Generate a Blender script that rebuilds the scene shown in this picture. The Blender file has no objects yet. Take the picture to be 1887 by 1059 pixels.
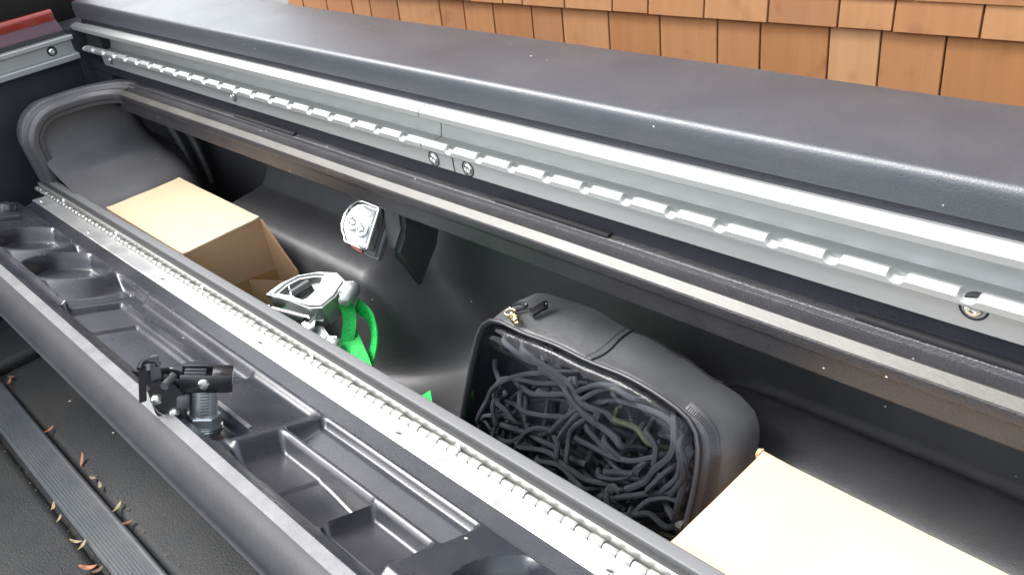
import bpy, bmesh, math, random
from mathutils import Vector, Matrix, noise
random.seed(7)
R_ = math.radians
S = bpy.context.scene
C = S.collection
ZO = 1.60          # height of the camera above the driveway; lengths below are measured from the camera

# ---------------------------------------------------------------- camera
cd = bpy.data.cameras.new('camera'); cam = bpy.data.objects.new('camera', cd); C.objects.link(cam); S.camera = cam
RW = ((0.69343369, 0.70647638, -0.14156568), (0.28567992, -0.4499547, -0.84612514), (-0.66146556, 0.54628921, -0.51383986))
mw = Matrix.Identity(4)
for i in range(3):
    mw[i][0] = RW[0][i]; mw[i][1] = -RW[1][i]; mw[i][2] = -RW[2][i]
mw[2][3] = ZO
cam.matrix_world = mw
cd.sensor_width = 36; cd.lens = 30.85; cd.clip_start = 0.02; cd.clip_end = 400

# ---------------------------------------------------------------- sky and sun
w = bpy.data.worlds.new('World'); S.world = w; w.use_nodes = True
nt = w.node_tree; nt.nodes.clear()
SUN_EL, SUN_AZ = R_(54), R_(243)
sky = nt.nodes.new('ShaderNodeTexSky'); sky.sky_type = 'NISHITA'; sky.sun_disc = False
sky.sun_elevation = SUN_EL; sky.sun_rotation = SUN_AZ; sky.dust_density = 3.0; sky.air_density = 1.0
hsv = nt.nodes.new('ShaderNodeHueSaturation'); hsv.inputs['Saturation'].default_value = 0.26
bg = nt.nodes.new('ShaderNodeBackground'); bg.inputs['Strength'].default_value = 0.15
wo = nt.nodes.new('ShaderNodeOutputWorld')
nt.links.new(sky.outputs[0], hsv.inputs['Color']); nt.links.new(hsv.outputs[0], bg.inputs['Color']); nt.links.new(bg.outputs[0], wo.inputs[0])
ld = bpy.data.lights.new('sun', 'SUN'); ld.energy = 0.95; ld.angle = R_(22); ld.color = (1.0, 0.98, 0.95)
sun = bpy.data.objects.new('sun', ld); C.objects.link(sun)
sd = Vector((math.sin(SUN_AZ)*math.cos(SUN_EL), math.cos(SUN_AZ)*math.cos(SUN_EL), math.sin(SUN_EL)))
sun.rotation_euler = sd.to_track_quat('Z', 'Y').to_euler(); sun.location = (0, 0, 6)
S.view_settings.view_transform = 'Standard'; S.view_settings.look = 'None'
S.view_settings.exposure = 2.12; S.view_settings.gamma = 1.0; S.view_settings.use_curve_mapping = False

# ---------------------------------------------------------------- helpers
def setp(o, label=None, cat=None, group=None, kind=None):
    if label: o['label'] = label
    if cat: o['category'] = cat
    if group: o['group'] = group
    if kind: o['kind'] = kind
    return o
def thing(name, label, cat, loc, group=None):
    o = bpy.data.objects.new(name, None); C.objects.link(o); o.empty_display_size = 0.05
    o.location = (loc[0], loc[1], loc[2]+ZO); o['rt'] = 0; del o['rt']
    return setp(o, label, cat, group)
def root_loc(p):
    v = Vector((0, 0, 0))
    while p is not None: v += p.location; p = p.parent
    return v
def obj(name, bm, mat, parent=None, sharp=35, smooth=True, origin=None):
    """link a bmesh (measured from the camera) as one mesh object"""
    base = root_loc(parent)
    if origin is not None: o3 = Vector((origin[0], origin[1], origin[2]+ZO))
    else: o3 = base.copy()
    bmesh.ops.recalc_face_normals(bm, faces=bm.faces[:])
    for v in bm.verts: v.co = Vector((v.co.x, v.co.y, v.co.z+ZO)) - o3
    me = bpy.data.meshes.new(name); bm.to_mesh(me); bm.free()
    if smooth:
        me.polygons.foreach_set('use_smooth', [True]*len(me.polygons))
        me.set_sharp_from_angle(angle=R_(sharp))
    if mat is not None: me.materials.append(mat)
    o = bpy.data.objects.new(name, me); C.objects.link(o); o.location = o3-base; o.parent = parent
    return o
def inst(src, name, parent, loc, rot=None, scale=None):
    """another individual sharing src's mesh; loc measured from the camera"""
    o = bpy.data.objects.new(name, src.data); C.objects.link(o); o.parent = parent
    L = Vector((loc[0], loc[1], loc[2]+ZO))-root_loc(parent)
    M = Matrix.Translation(L)
    if rot is not None: M = M @ rot.to_4x4()
    if scale is not None: M = M @ Matrix.Diagonal((*scale, 1))
    o.matrix_local = M
    return o
def NB(): return bmesh.new()
def add_box(bm, c, s, M=None, bev=0, seg=2):
    r = bmesh.ops.create_cube(bm, size=1); vs = r['verts']
    for v in vs: v.co = Vector((v.co.x*s[0], v.co.y*s[1], v.co.z*s[2]))
    if bev:
        es = list({e for v in vs for e in v.link_edges})
        g = bmesh.ops.bevel(bm, geom=es, offset=bev, segments=seg, affect='EDGES', profile=0.5)
        vs = list({v for f in g['faces'] for v in f.verts} | {v for v in vs if v.is_valid})
    for v in vs:
        p = v.co
        if M is not None: p = M @ p
        v.co = p + Vector(c)
    return vs
def frame(x, z):
    """matrix with columns x, z cross x, z"""
    x = Vector(x).normalized(); z = Vector(z); z = (z - x*z.dot(x)).normalized(); y = z.cross(x)
    return Matrix((x, y, z)).transposed()
def add_tube(bm, pts, r, seg=8, caps=True, flat=None):
    pts = [Vector(p) for p in pts]; n = len(pts); rings = []
    up = Vector((0, 0, 1)); prev = None
    for i, p in enumerate(pts):
        t = (pts[min(i+1, n-1)]-pts[max(i-1, 0)]).normalized()
        a = prev if prev is not None else (up if abs(t.z) < 0.9 else Vector((1, 0, 0)))
        a = (a-t*a.dot(t)).normalized(); b = t.cross(a); prev = a
        rr = r[i] if isinstance(r, (list, tuple)) else r
        rings.append([bm.verts.new(p+(a*math.cos(k*2*math.pi/seg)+b*math.sin(k*2*math.pi/seg))*rr) for k in range(seg)])
    for i in range(n-1):
        for k in range(seg):
            bm.faces.new((rings[i][k], rings[i][(k+1) % seg], rings[i+1][(k+1) % seg], rings[i+1][k]))
    if caps: bm.faces.new(rings[0][::-1]); bm.faces.new(rings[-1])
def add_cyl(bm, a, b, r0, r1=None, seg=20):
    a, b = Vector(a), Vector(b); r1 = r0 if r1 is None else r1
    add_tube(bm, [a, b], [r0, r1], seg)
def add_lathe(bm, c, ax, prof, seg=24, xdir=None):
    """prof: list of (radius, height along ax)"""
    ax = Vector(ax).normalized(); a = ax.orthogonal().normalized() if xdir is None else Vector(xdir).normalized(); b = ax.cross(a); c = Vector(c)
    rings = []
    for r, h in prof:
        rings.append([bm.verts.new(c+ax*h+(a*math.cos(k*2*math.pi/seg)+b*math.sin(k*2*math.pi/seg))*max(r, 1e-5)) for k in range(seg)])
    for i in range(len(rings)-1):
        for k in range(seg):
            bm.faces.new((rings[i][k], rings[i][(k+1) % seg], rings[i+1][(k+1) % seg], rings[i+1][k]))
    bm.faces.new(rings[0][::-1]); bm.faces.new(rings[-1])
def loft(bm, rings, closed=True, caps=True):
    V = [[bm.verts.new(p) for p in r] for r in rings]; m = len(V[0])
    for i in range(len(V)-1):
        for k in range(m if closed else m-1):
            bm.faces.new((V[i][k], V[i][(k+1) % m], V[i+1][(k+1) % m], V[i+1][k]))
    if closed and caps: bm.faces.new(V[0][::-1]); bm.faces.new(V[-1])
    return V
def extr(bm, prof, x0, x1, n=1, closed=True):
    return loft(bm, [[(x0+(x1-x0)*i/n, y, z) for y, z in prof] for i in range(n+1)], closed)
def catmull(pts, n=6):
    pts = [Vector(p) for p in pts]; out = []
    P = [pts[0]*2-pts[1]]+pts+[pts[-1]*2-pts[-2]]
    for i in range(1, len(P)-2):
        for k in range(n):
            t = k/n; a, b, c, d = P[i-1], P[i], P[i+1], P[i+2]
            out.append(0.5*((2*b)+(c-a)*t+(2*a-5*b+4*c-d)*t*t+(-a+3*b-3*c+d)*t**3))
    out.append(pts[-1]); return out
def rounded(poly, r, seg=3):
    """round the corners of an open 2-D polyline; r one number or a list"""
    out = [Vector(poly[0])]
    for i in range(1, len(poly)-1):
        p, a, b = Vector(poly[i]), Vector(poly[i-1]), Vector(poly[i+1]); rr = r[i] if isinstance(r, list) else r
        u = (a-p); v = (b-p); k = min(rr, u.length*0.45, v.length*0.45)
        s, e = p+u.normalized()*k, p+v.normalized()*k
        for j in range(seg+1):
            t = j/seg; out.append(s*(1-t)**2+p*2*t*(1-t)+e*t*t)
    out.append(Vector(poly[-1])); return out
def sst(a, b, x):
    if a == b: return 1.0 if x > a else 0.0
    t = max(0.0, min(1.0, (x-a)/(b-a))); return t*t*(3-2*t)
def lerp(a, b, t): return a+(b-a)*t

# ---------------------------------------------------------------- materials
def mat(name, col, rough=0.5, metal=0.0, bump=0.0, bscale=300, var=0.0, vscale=8, dust=0.0, dustcol=(0.22, 0.2, 0.18), dscale=25,
        rvar=0.0, spec=0.5, stretch=None, coat=0.0, specks=0.0, flakes=0.0, sheen=0.0, aniso=0.0):
    m = bpy.data.materials.new(name); m.use_nodes = True; t = m.node_tree; n = t.nodes; L = t.links
    b = n['Principled BSDF']; b.inputs['Roughness'].default_value = rough; b.inputs['Metallic'].default_value = metal
    b.inputs['Base Color'].default_value = (*col, 1); b.inputs['Specular IOR Level'].default_value = spec
    b.inputs['Coat Weight'].default_value = coat; b.inputs['Coat Roughness'].default_value = 0.08
    if sheen: b.inputs['Sheen Weight'].default_value = sheen
    tc = n.new('ShaderNodeTexCoord'); mp = n.new('ShaderNodeMapping'); L.new(tc.outputs['Object'], mp.inputs[0])
    if stretch: mp.inputs['Scale'].default_value = stretch
    colsock = None
    def nz(scale, detail=4, rough_=0.6, raw=False):
        x = n.new('ShaderNodeTexNoise'); x.inputs['Scale'].default_value = scale; x.inputs['Detail'].default_value = detail
        x.inputs['Roughness'].default_value = rough_; L.new((tc.outputs['Object'] if raw else mp.outputs[0]), x.inputs['Vector']); return x
    def mix(fac, a, c):
        x = n.new('ShaderNodeMix'); x.data_type = 'RGBA'; L.new(fac, x.inputs[0])
        if isinstance(a, tuple): x.inputs[6].default_value = (*a, 1)
        else: L.new(a, x.inputs[6])
        x.inputs[7].default_value = (*c, 1); return x.outputs[2]
    def ramp(sock, lo, hi, a=0.0, c=1.0):
        x = n.new('ShaderNodeMapRange'); L.new(sock, x.inputs[0]); x.inputs[1].default_value = lo; x.inputs[2].default_value = hi
        x.inputs[3].default_value = a; x.inputs[4].default_value = c; return x.outputs[0]
    cur = tuple(col)
    if var:
        x = nz(vscale); cur = mix(ramp(x.outputs[0], 0.3, 0.7), cur, tuple(max(0, c*(1-var)) for c in col)) if True else cur
    if dust:
        x = nz(dscale, 6, 0.7, True); cur = mix(ramp(x.outputs[0], 0.42, 0.78, 0, dust), cur, dustcol)
    if specks:
        v = n.new('ShaderNodeTexVoronoi'); v.inputs['Scale'].default_value = specks; L.new(tc.outputs['Object'], v.inputs['Vector'])
        x = nz(specks*0.35, 2, 0.5, True)
        a_ = ramp(v.outputs['Distance'], 0.05, 0.09, 1, 0); c_ = ramp(x.outputs[0], 0.60, 0.64)
        mu = n.new('ShaderNodeMath'); mu.operation = 'MULTIPLY'; L.new(a_, mu.inputs[0]); L.new(c_, mu.inputs[1])
        cur = mix(mu.outputs[0], cur, (0.6, 0.58, 0.52))
    if not isinstance(cur, tuple): L.new(cur, b.inputs['Base Color'])
    if rvar:
        x = nz(vscale*1.7, 5); L.new(ramp(x.outputs[0], 0.3, 0.7, rough-rvar, rough+rvar), b.inputs['Roughness'])
    if bump:
        x = nz(bscale, 3, 0.6); bp = n.new('ShaderNodeBump'); bp.inputs['Strength'].default_value = bump; bp.inputs['Distance'].default_value = 0.002
        L.new(x.outputs[0], bp.inputs['Height']); L.new(bp.outputs[0], b.inputs['Normal'])
    return m
M = {}
M['cap'] = mat('textured cap plastic', (0.052, 0.058, 0.070), 0.36, spec=0.7, bump=0.25, bscale=900, var=0.25, vscale=6, dust=0.10, dscale=14, rvar=0.04, specks=70)
M['liner'] = mat('black bin plastic', (0.066, 0.066, 0.070), 0.42, spec=0.55, bump=0.3, bscale=700, dust=0.22, dustcol=(0.16, 0.16, 0.155), dscale=11, rvar=0.05, var=0.2, specks=60)
M['rim'] = mat('dusty rim plastic', (0.022, 0.022, 0.025), 0.38, bump=0.35, bscale=500, dust=0.18, dustcol=(0.085, 0.082, 0.078), dscale=22, rvar=0.08, specks=80)
M['lid'] = mat('satin lid plastic', (0.021, 0.023, 0.030), 0.27, spec=0.75, bump=0.12, bscale=900, var=0.2, vscale=7, dust=0.10, dscale=12, rvar=0.05, specks=55)
M['skirt'] = mat('lid skirt plastic', (0.008, 0.009, 0.012), 0.48, spec=0.28, bump=0.08, bscale=350, dust=0.12, dustcol=(0.09, 0.09, 0.09), dscale=18)  # same lid plastic; the shade below the bead is in this darker colour
M['liplight'] = mat('worn lid bead', (0.125, 0.127, 0.13), 0.42, bump=0.15, bscale=500, dust=0.4, dscale=30, dustcol=(0.3, 0.3, 0.29), rvar=0.06)  # bright highlight along the lid bead, put into a paler base colour
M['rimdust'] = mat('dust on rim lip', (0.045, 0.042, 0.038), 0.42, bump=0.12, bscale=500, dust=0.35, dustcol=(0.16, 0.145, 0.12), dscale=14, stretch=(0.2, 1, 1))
M['seal'] = mat('rubber seal', (0.03, 0.031, 0.03), 0.55, bump=0.1)
M['edge'] = mat('grey edge trim', (0.12, 0.122, 0.125), 0.5, bump=0.1, bscale=500)
M['bed'] = mat('bed composite', (0.015, 0.017, 0.019), 0.6, bump=0.5, spec=0.35, bscale=420, dust=0.3, dustcol=(0.06, 0.056, 0.045), dscale=9, var=0.3, vscale=5, specks=40)
M['rib'] = mat('ribbed rubber', (0.04, 0.047, 0.055), 0.5, bump=0.2, bscale=600, dust=0.2, dscale=14)
M['navy'] = mat('bed wall plastic', (0.014, 0.015, 0.022), 0.5, bump=0.3, bscale=500, dust=0.05)
M['alu'] = mat('anodised aluminium', (0.42, 0.435, 0.43), 0.42, metal=0.65, bump=0.05, bscale=400, stretch=(0.05, 3, 3), rvar=0.04, var=0.06)
M['hinge'] = mat('hinge aluminium', (0.62, 0.62, 0.61), 0.36, metal=0.8, bump=0.08, bscale=300, rvar=0.06, var=0.12, vscale=20, dust=0.15, dustcol=(0.5, 0.48, 0.44), dscale=40)
M['knuckle'] = mat('hinge knuckles', (0.46, 0.46, 0.44), 0.34, metal=0.8, bump=0.05, rvar=0.05)
M['steel'] = mat('zinc steel', (0.70, 0.72, 0.70), 0.25, metal=1.0, rvar=0.05)
M['nut'] = mat('dull zinc', (0.60, 0.65, 0.66), 0.36, metal=0.85, bump=0.05, rvar=0.05)
M['chrome'] = mat('chrome', (0.85, 0.87, 0.88), 0.09, metal=1.0)
M['silver'] = mat('silver painted casting', (0.34, 0.36, 0.35), 0.40, metal=0.65, bump=0.08, bscale=500, rvar=0.06)
M['blacksteel'] = mat('black coated steel', (0.012, 0.012, 0.014), 0.24, bump=0.05, bscale=300, coat=0.3)
M['dark'] = mat('dark void', (0.006, 0.006, 0.007), 0.7)
M['card'] = mat('cardboard', (0.57, 0.41, 0.265), 0.85, bump=0.25, bscale=350, stretch=(1, 1, 1), var=0.10, vscale=9)  # box tops: glare from the sky is in this paler tone
M['cardside'] = mat('cardboard side', (0.43, 0.255, 0.14), 0.85, bump=0.25, bscale=350, var=0.12, vscale=9)  # same cardboard with the shade on the sides put into its colour
M['cardedge'] = mat('cardboard edge', (0.50, 0.33, 0.18), 0.9, bump=0.8, bscale=900)
M['tape'] = mat('brown packing tape', (0.36, 0.19, 0.07), 0.12, bump=0.25, bscale=40, coat=0.6)
M['redpaint'] = mat('red truck paint', (0.28, 0.022, 0.008), 0.28, metal=0.3, coat=1.0)
M['mauve'] = mat('plum sill trim', (0.07, 0.03, 0.045), 0.5)  # pale sky reflection on the red header, put into a flat colour
M['glassdark'] = mat('dark cab glass', (0.008, 0.004, 0.004), 0.06)
M['fabric'] = mat('black polyester', (0.042, 0.044, 0.047), 0.50, bump=1.0, bscale=34, var=0.2, vscale=12, sheen=0.3, dust=0.12, dustcol=(0.12, 0.12, 0.12), dscale=40)
M['piping'] = mat('black vinyl piping', (0.03, 0.03, 0.034), 0.28, bump=0.1)
M['thread'] = mat('black thread', (0.005, 0.005, 0.005), 0.8)
M['zipper'] = mat('zipper teeth', (0.02, 0.02, 0.022), 0.3)
M['brass'] = mat('pale gold metal', (0.80, 0.66, 0.42), 0.22, metal=1.0)
M['cord'] = mat('elastic cord', (0.082, 0.083, 0.082), 0.45, bump=0.8, bscale=1500, var=0.2, vscale=30)
M['cordolive'] = mat('olive elastic cord', (0.10, 0.105, 0.055), 0.65, bump=0.6, bscale=1500)
M['greenstrap'] = mat('green webbing', (0.004, 0.50, 0.075), 0.5, bump=1.0, bscale=420, stretch=(1, 1, 1), var=0.3, vscale=60)
M['redlens'] = mat('red lens', (0.45, 0.08, 0.06), 0.25)
M['lampgrey'] = mat('grey lamp base', (0.07, 0.072, 0.075), 0.4, bump=0.1)
M['white'] = mat('white plastic', (0.42, 0.45, 0.46), 0.3)
M['concrete'] = mat('driveway', (0.10, 0.10, 0.10), 0.9, bump=0.5, bscale=60, var=0.3, vscale=2)
M['leafa'] = mat('orange leaf', (0.32, 0.11, 0.05), 0.6, var=0.3, vscale=200)
M['leafb'] = mat('tan leaf', (0.26, 0.20, 0.10), 0.6, var=0.3, vscale=200)
M['leafc'] = mat('brown leaf', (0.14, 0.07, 0.035), 0.7, var=0.3, vscale=200)
M['sheath'] = mat('wall sheathing', (0.10, 0.04, 0.015), 0.9)
def vinyl():
    m = bpy.data.materials.new('clear vinyl'); m.use_nodes = True; t = m.node_tree; n = t.nodes; L = t.links; n.clear()
    o = n.new('ShaderNodeOutputMaterial'); g = n.new('ShaderNodeBsdfGlossy'); tr = n.new('ShaderNodeBsdfTransparent'); mx = n.new('ShaderNodeMixShader')
    g.inputs['Roughness'].default_value = 0.03; tr.inputs['Color'].default_value = (0.86, 0.89, 0.95, 1)
    fr = n.new('ShaderNodeFresnel'); fr.inputs['IOR'].default_value = 1.28
    tc = n.new('ShaderNodeTexCoord'); nz = n.new('ShaderNodeTexNoise'); nz.inputs['Scale'].default_value = 14; nz.inputs['Detail'].default_value = 2
    bp = n.new('ShaderNodeBump'); bp.inputs['Strength'].default_value = 0.5; bp.inputs['Distance'].default_value = 0.006
    L.new(tc.outputs['Object'], nz.inputs['Vector']); L.new(nz.outputs[0], bp.inputs['Height']); L.new(bp.outputs[0], g.inputs['Normal']); L.new(bp.outputs[0], fr.inputs['Normal'])
    L.new(fr.outputs[0], mx.inputs[0]); L.new(tr.outputs[0], mx.inputs[1]); L.new(g.outputs[0], mx.inputs[2]); L.new(mx.outputs[0], o.inputs[0])
    return m
M['vinyl'] = vinyl()
def shingle_mat(i):
    cols = [(0.47, 0.215, 0.075), (0.50, 0.24, 0.09), (0.43, 0.185, 0.058), (0.55, 0.29, 0.12), (0.45, 0.20, 0.07), (0.40, 0.18, 0.065)]
    m = bpy.data.materials.new('cedar shingle'); m.use_nodes = True; t = m.node_tree; n = t.nodes; L = t.links; b = n['Principled BSDF']
    c = tuple(v*k for v, k in zip(cols[i % len(cols)], (0.80, 0.86, 0.98))); b.inputs['Roughness'].default_value = 0.75
    tc = n.new('ShaderNodeTexCoord'); mp = n.new('ShaderNodeMapping'); L.new(tc.outputs['Object'], mp.inputs[0]); mp.inputs['Scale'].default_value = (60, 60, 3.0)
    oi = n.new('ShaderNodeObjectInfo'); ad = n.new('ShaderNodeVectorMath'); ad.operation = 'ADD'; sc = n.new('ShaderNodeVectorMath'); sc.operation = 'SCALE'
    cb = n.new('ShaderNodeCombineXYZ')
    for k in range(3): L.new(oi.outputs['Random'], cb.inputs[k])
    L.new(cb.outputs[0], sc.inputs[0]); sc.inputs['Scale'].default_value = 40; L.new(mp.outputs[0], ad.inputs[0]); L.new(sc.outputs[0], ad.inputs[1])
    nz = n.new('ShaderNodeTexNoise'); nz.inputs['Scale'].default_value = 1.0; nz.inputs['Detail'].default_value = 6; L.new(ad.outputs[0], nz.inputs['Vector'])
    n2 = n.new('ShaderNodeTexNoise'); n2.inputs['Scale'].default_value = 22; n2.inputs['Detail'].default_value = 3
    a2 = n.new('ShaderNodeVectorMath'); a2.operation = 'ADD'; L.new(tc.outputs['Object'], a2.inputs[0]); L.new(sc.outputs[0], a2.inputs[1]); L.new(a2.outputs[0], n2.inputs['Vector'])
    mx = n.new('ShaderNodeMix'); mx.data_type = 'RGBA'; mx.inputs[6].default_value = (*[v*1.12 for v in c], 1); mx.inputs[7].default_value = (c[0]*0.8, c[1]*0.74, c[2]*0.68, 1); L.new(nz.outputs[0], mx.inputs[0])
    rr = n.new('ShaderNodeMapRange'); rr.inputs[1].default_value = 0.60; rr.inputs[2].default_value = 0.74; rr.inputs[4].default_value = 0.45; L.new(n2.outputs[0], rr.inputs[0])
    m2 = n.new('ShaderNodeMix'); m2.data_type = 'RGBA'; L.new(rr.outputs[0], m2.inputs[0]); L.new(mx.outputs[2], m2.inputs[6]); m2.inputs[7].default_value = (c[0]*0.5, c[1]*0.4, c[2]*0.35, 1)
    L.new(m2.outputs[2], b.inputs['Base Color'])
    bp = n.new('ShaderNodeBump'); bp.inputs['Strength'].default_value = 0.4; bp.inputs['Distance'].default_value = 0.0015; L.new(nz.outputs[0], bp.inputs['Height']); L.new(bp.outputs[0], b.inputs['Normal'])
    return m
SH = [shingle_mat(i) for i in range(6)]

# ================================================================ ground
bm = NB(); add_box(bm, (0, 0, -ZO-0.05), (300, 300, 0.1))
setp(obj('driveway', bm, M['concrete'], smooth=False), kind='structure')

# ================================================================ house wall with shingles
WX, WY, WS = -1.39, 1.272, 0.0667
wd = Vector((1, WS, 0)).normalized(); wn = Vector((WS, -1, 0)).normalized()      # along the wall / out of the wall
def wallp(x, z, out=0.0): return Vector((x, WY+WS*(x-WX), z))+wn*out
house = thing('house_wall', 'orange cedar shingle house wall behind the black side cover of the truck bed', 'wall', wallp(-0.8, -ZO))
bm = NB()
a, b = wallp(-2.21, 0, -0.016), wallp(4.0, 0, -0.016)
for z0, z1 in ((-ZO, 0.60),):
    vs = [bm.verts.new((p.x, p.y, z)) for z in (z0, z1) for p in (a, b, b-wn*2.5, a-wn*2.5)]
    for q in ((0, 1, 5, 4), (1, 2, 6, 5), (2, 3, 7, 6), (3, 0, 4, 7), (4, 5, 6, 7), (3, 2, 1, 0)): bm.faces.new([vs[i] for i in q])
obj('sheathing', bm, M['sheath'], house, smooth=False)
bm = NB(); e = wallp(-2.3, 0)
add_box(bm, wallp(0.85, 0.63, 0.10), (6.6, 0.40, 0.06), frame(wd, (0, 0, 1)), 0.004)
obj('eave', bm, M['sheath'], house)
LO = [-2.21, -2.139, -2.035, -1.93, -1.859, -1.755, -1.61, -1.532, -1.443, -1.333, -1.252, -1.137, -1.02, -0.9, -0.818, -0.697, -0.614, -0.518, -0.36, -0.25, -0.12]
UP = [-2.21, -2.08, -1.99, -1.90, -1.79, -1.70, -1.60, -1.50, -1.403, -1.348, -1.236, -1.12, -1.039, -0.922, -0.801, -0.681, -0.595, -0.471, -0.34, -0.21, -0.10]
def shingle(x0, x1, zb, zt, mt, dz=0, prow=0.0):
    """a tapered shake: thick butt at the bottom, thin top tucked under the next course"""
    g = 0.0016; x0 += g; x1 -= g; zb += dz
    bt = 0.0075+prow; ang = 0.001
    P = []
    for (z, t) in ((zb, bt), (zt, 0.0)):
        for x in (x0, x1):
            P.append(wallp(x, z, t-0.012)); P.append(wallp(x, z, t))
    bm = NB(); v = [bm.verts.new(p) for p in P]
    for q in ((1, 3, 7, 5), (0, 4, 6, 2), (0, 2, 3, 1), (4, 5, 7, 6), (0, 1, 5, 4), (2, 6, 7, 3)): bm.faces.new([v[i] for i in q])
    bmesh.ops.bevel(bm, geom=bm.edges[:], offset=0.0009, segments=1, affect='EDGES')
    return obj('shingle', bm, mt, house, smooth=False, origin=wallp((x0+x1)/2, zb))
cm = {8: 3}
for i in range(len(LO)-1):
    m = SH[3] if i == 15 else SH[[0, 4, 2, 0, 5, 1, 4, 0, 2, 4, 1, 2, 0, 4, 2, 3, 4, 2, 0, 1][i]]
    shingle(LO[i], LO[i+1], -0.575, -0.41, m, 0, random.uniform(0, 0.0015))
for i in range(len(UP)-1):
    shingle(UP[i], UP[i+1], -0.440, -0.36, SH[[0, 1, 4, 0, 2, 1, 0, 4, 1, 0, 1, 4, 0, 1, 5, 1, 4, 1, 0, 4][i]], random.uniform(-0.001, 0.001), 0.003+random.uniform(0, 0.001))
def course(zb, zt, xs, k):
    for i in range(len(xs)-1): shingle(xs[i], xs[i+1], zb, zt, SH[random.choice((0, 1, 2, 4, 5))], 0, 0.001)
def rx(x0, x1):
    xs = [x0]
    while xs[-1] < x1: xs.append(xs[-1]+random.uniform(0.075, 0.16))
    return xs
for k in range(6): course(-0.393+0.13*k, -0.24+0.13*k, rx(-2.21, 0.3), k)
course(-0.705, -0.55, rx(-2.21, 0.3), 9)

# ================================================================ pickup truck bed
truck = thing('pickup_truck', 'dark pickup truck bed with black plastic side cover, silver cargo rails and red cab end', 'pickup truck', (-0.7, 0.0, -ZO))
# side cover (cap) -------------------------------------------------
X0, X1 = -1.705, 0.35
prof = [(0.5205, -0.286)]+[tuple(p) for p in rounded([(0.5195, -0.272), (0.5215, -0.2590), (0.60, -0.2573), (0.6535, -0.2605), (0.656, -0.31)], [0, 0.007, 0.02, 0.008, 0], 7)]+[(0.650, -0.31), (0.648, -0.268), (0.530, -0.268), (0.528, -0.286)]
bm = NB(); V = extr(bm, prof, X0, X1, 120)
for v in bm.verts:
    v.co.z += 0.0006*noise.noise(Vector((v.co.x*3, v.co.y*9, 0)))
    if v.co.y > 0.53 and v.co.z > -0.265: v.co.z += 0.0009*noise.noise(Vector((v.co.x*6, v.co.y*20, 5)))
obj('side_cover', bm, M['cap'], truck, sharp=50)
bm = NB(); extr(bm, [(0.524, -0.2867), (0.5225, -0.296), (0.55, -0.296), (0.55, -0.2867)], X0+0.01, X1, 40)
obj('cover_skirt', bm, M['navy'], truck)
# bed side wall and outer painted side
bm = NB()
prof = [(0.536, -0.262), (0.536, -0.345), (0.512, -0.352), (0.512, -0.3725), (0.66, -0.3735), (0.66, -0.262)]
prof = [(0.541, -0.290), (0.541, -0.357), (0.5135, -0.3575), (0.5135, -0.376), (0.60, -0.376), (0.60, -0.290)]
extr(bm, prof, X0, X1, 30)
obj('bed_side_wall', bm, M['navy'], truck)
bm = NB(); pr = rounded([(0.645, -0.27), (0.675, -0.30), (0.69, -0.5), (0.69, -0.8), (0.665, -1.08)], 0.03, 4)
pr = [tuple(p) for p in pr]; extr(bm, pr+[(y-0.012, z) for y, z in reversed(pr)], X0-0.2, X1, 20)
obj('outer_side_panel', bm, M['redpaint'], truck)
# notched rail -----------------------------------------------------
PITCH = 0.046
SEAM_U, SEAM_L = -0.7145, -0.671
def rail(x0, x1, notches, name, low0, low1, lab=None):
    prof = [(0.5168, -0.2930), (0.5066, -0.2958), (0.5056, -0.2964), (0.5050, -0.2974), (0.5050, -0.3027), (0.5060, -0.3040), (0.526, -0.3045), (0.5305, -0.3075), (0.531, -0.3215), (0.5285, -0.3325), (0.5145, -0.3338),
            (0.5130, -0.3320), (0.5110, -0.3284), (0.5060, -0.3268), (0.5012, -0.3288), (0.5000, -0.3302), (0.5000, -0.3352), (0.5012, -0.3366), (0.5045, -0.3376), (0.538, -0.3376), (0.538, -0.2945), (0.518, -0.2945)]
    xs = {round(x0, 5), round(x1, 5)}
    n = 40
    for i in range(n+1): xs.add(round(x0+(x1-x0)*i/n, 5))
    for c in notches:
        for k in range(-8, 9): xs.add(round(c+0.0088*k/8, 5))
    xs = sorted(x for x in xs if x0-1e-6 <= x <= x1+1e-6)
    rings = []
    for x in xs:
        d = 0
        for c in notches:
            t = abs(x-c)/0.0056
            if t < 1.3: d = max(d, 0.0036*(math.sqrt(max(0, 1-t*t*0.985)) if t < 1 else 0)+0.0006*sst(1.3, 0.95, t))
        r = []
        for i, (y, z) in enumerate(prof):
            if 12 <= i <= 15: z = max(z-d*(1.0 if i < 15 else 0.8), -0.3345)
            # mitred far end of the far rail
            r.append((x, y, z))
        rings.append(r)
    bm = NB(); loft(bm, rings)
    o = obj(name, bm, M['alu'], truck, sharp=28)
    bm = NB(); extr(bm, [(0.5052, -0.3378), (0.5045, -0.339), (0.5045, -0.3545), (0.506, -0.3555), (0.520, -0.3555), (0.520, -0.3378)], low0, low1, 10)
    obj('mounting_flange', bm, M['alu'], o, sharp=28)
    return o
notch_x = [(-0.5805*1+0.0)]
NS = [-0.7145+0.0445+PITCH*k for k in range(0, 24)]
NF = [-0.7145-0.0255*1.0-PITCH*k for k in range(0, 21)]
NS = [-1.1198*0.599+PITCH*k for k in range(0, 24)]
NF = [-1.2489*0.5985-PITCH*k for k in range(0, 21)]
r_far = rail(-1.672, SEAM_U-0.0008, NF, 'cargo_rail', -1.600, SEAM_L-0.0012); r_far['label'] = 'far length of notched silver rail'
r_near = rail(SEAM_U+0.0008, 0.35, NS, 'cargo_rail', SEAM_L+0.0012, 0.35); r_near['label'] = 'near length of notched silver rail'
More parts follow.
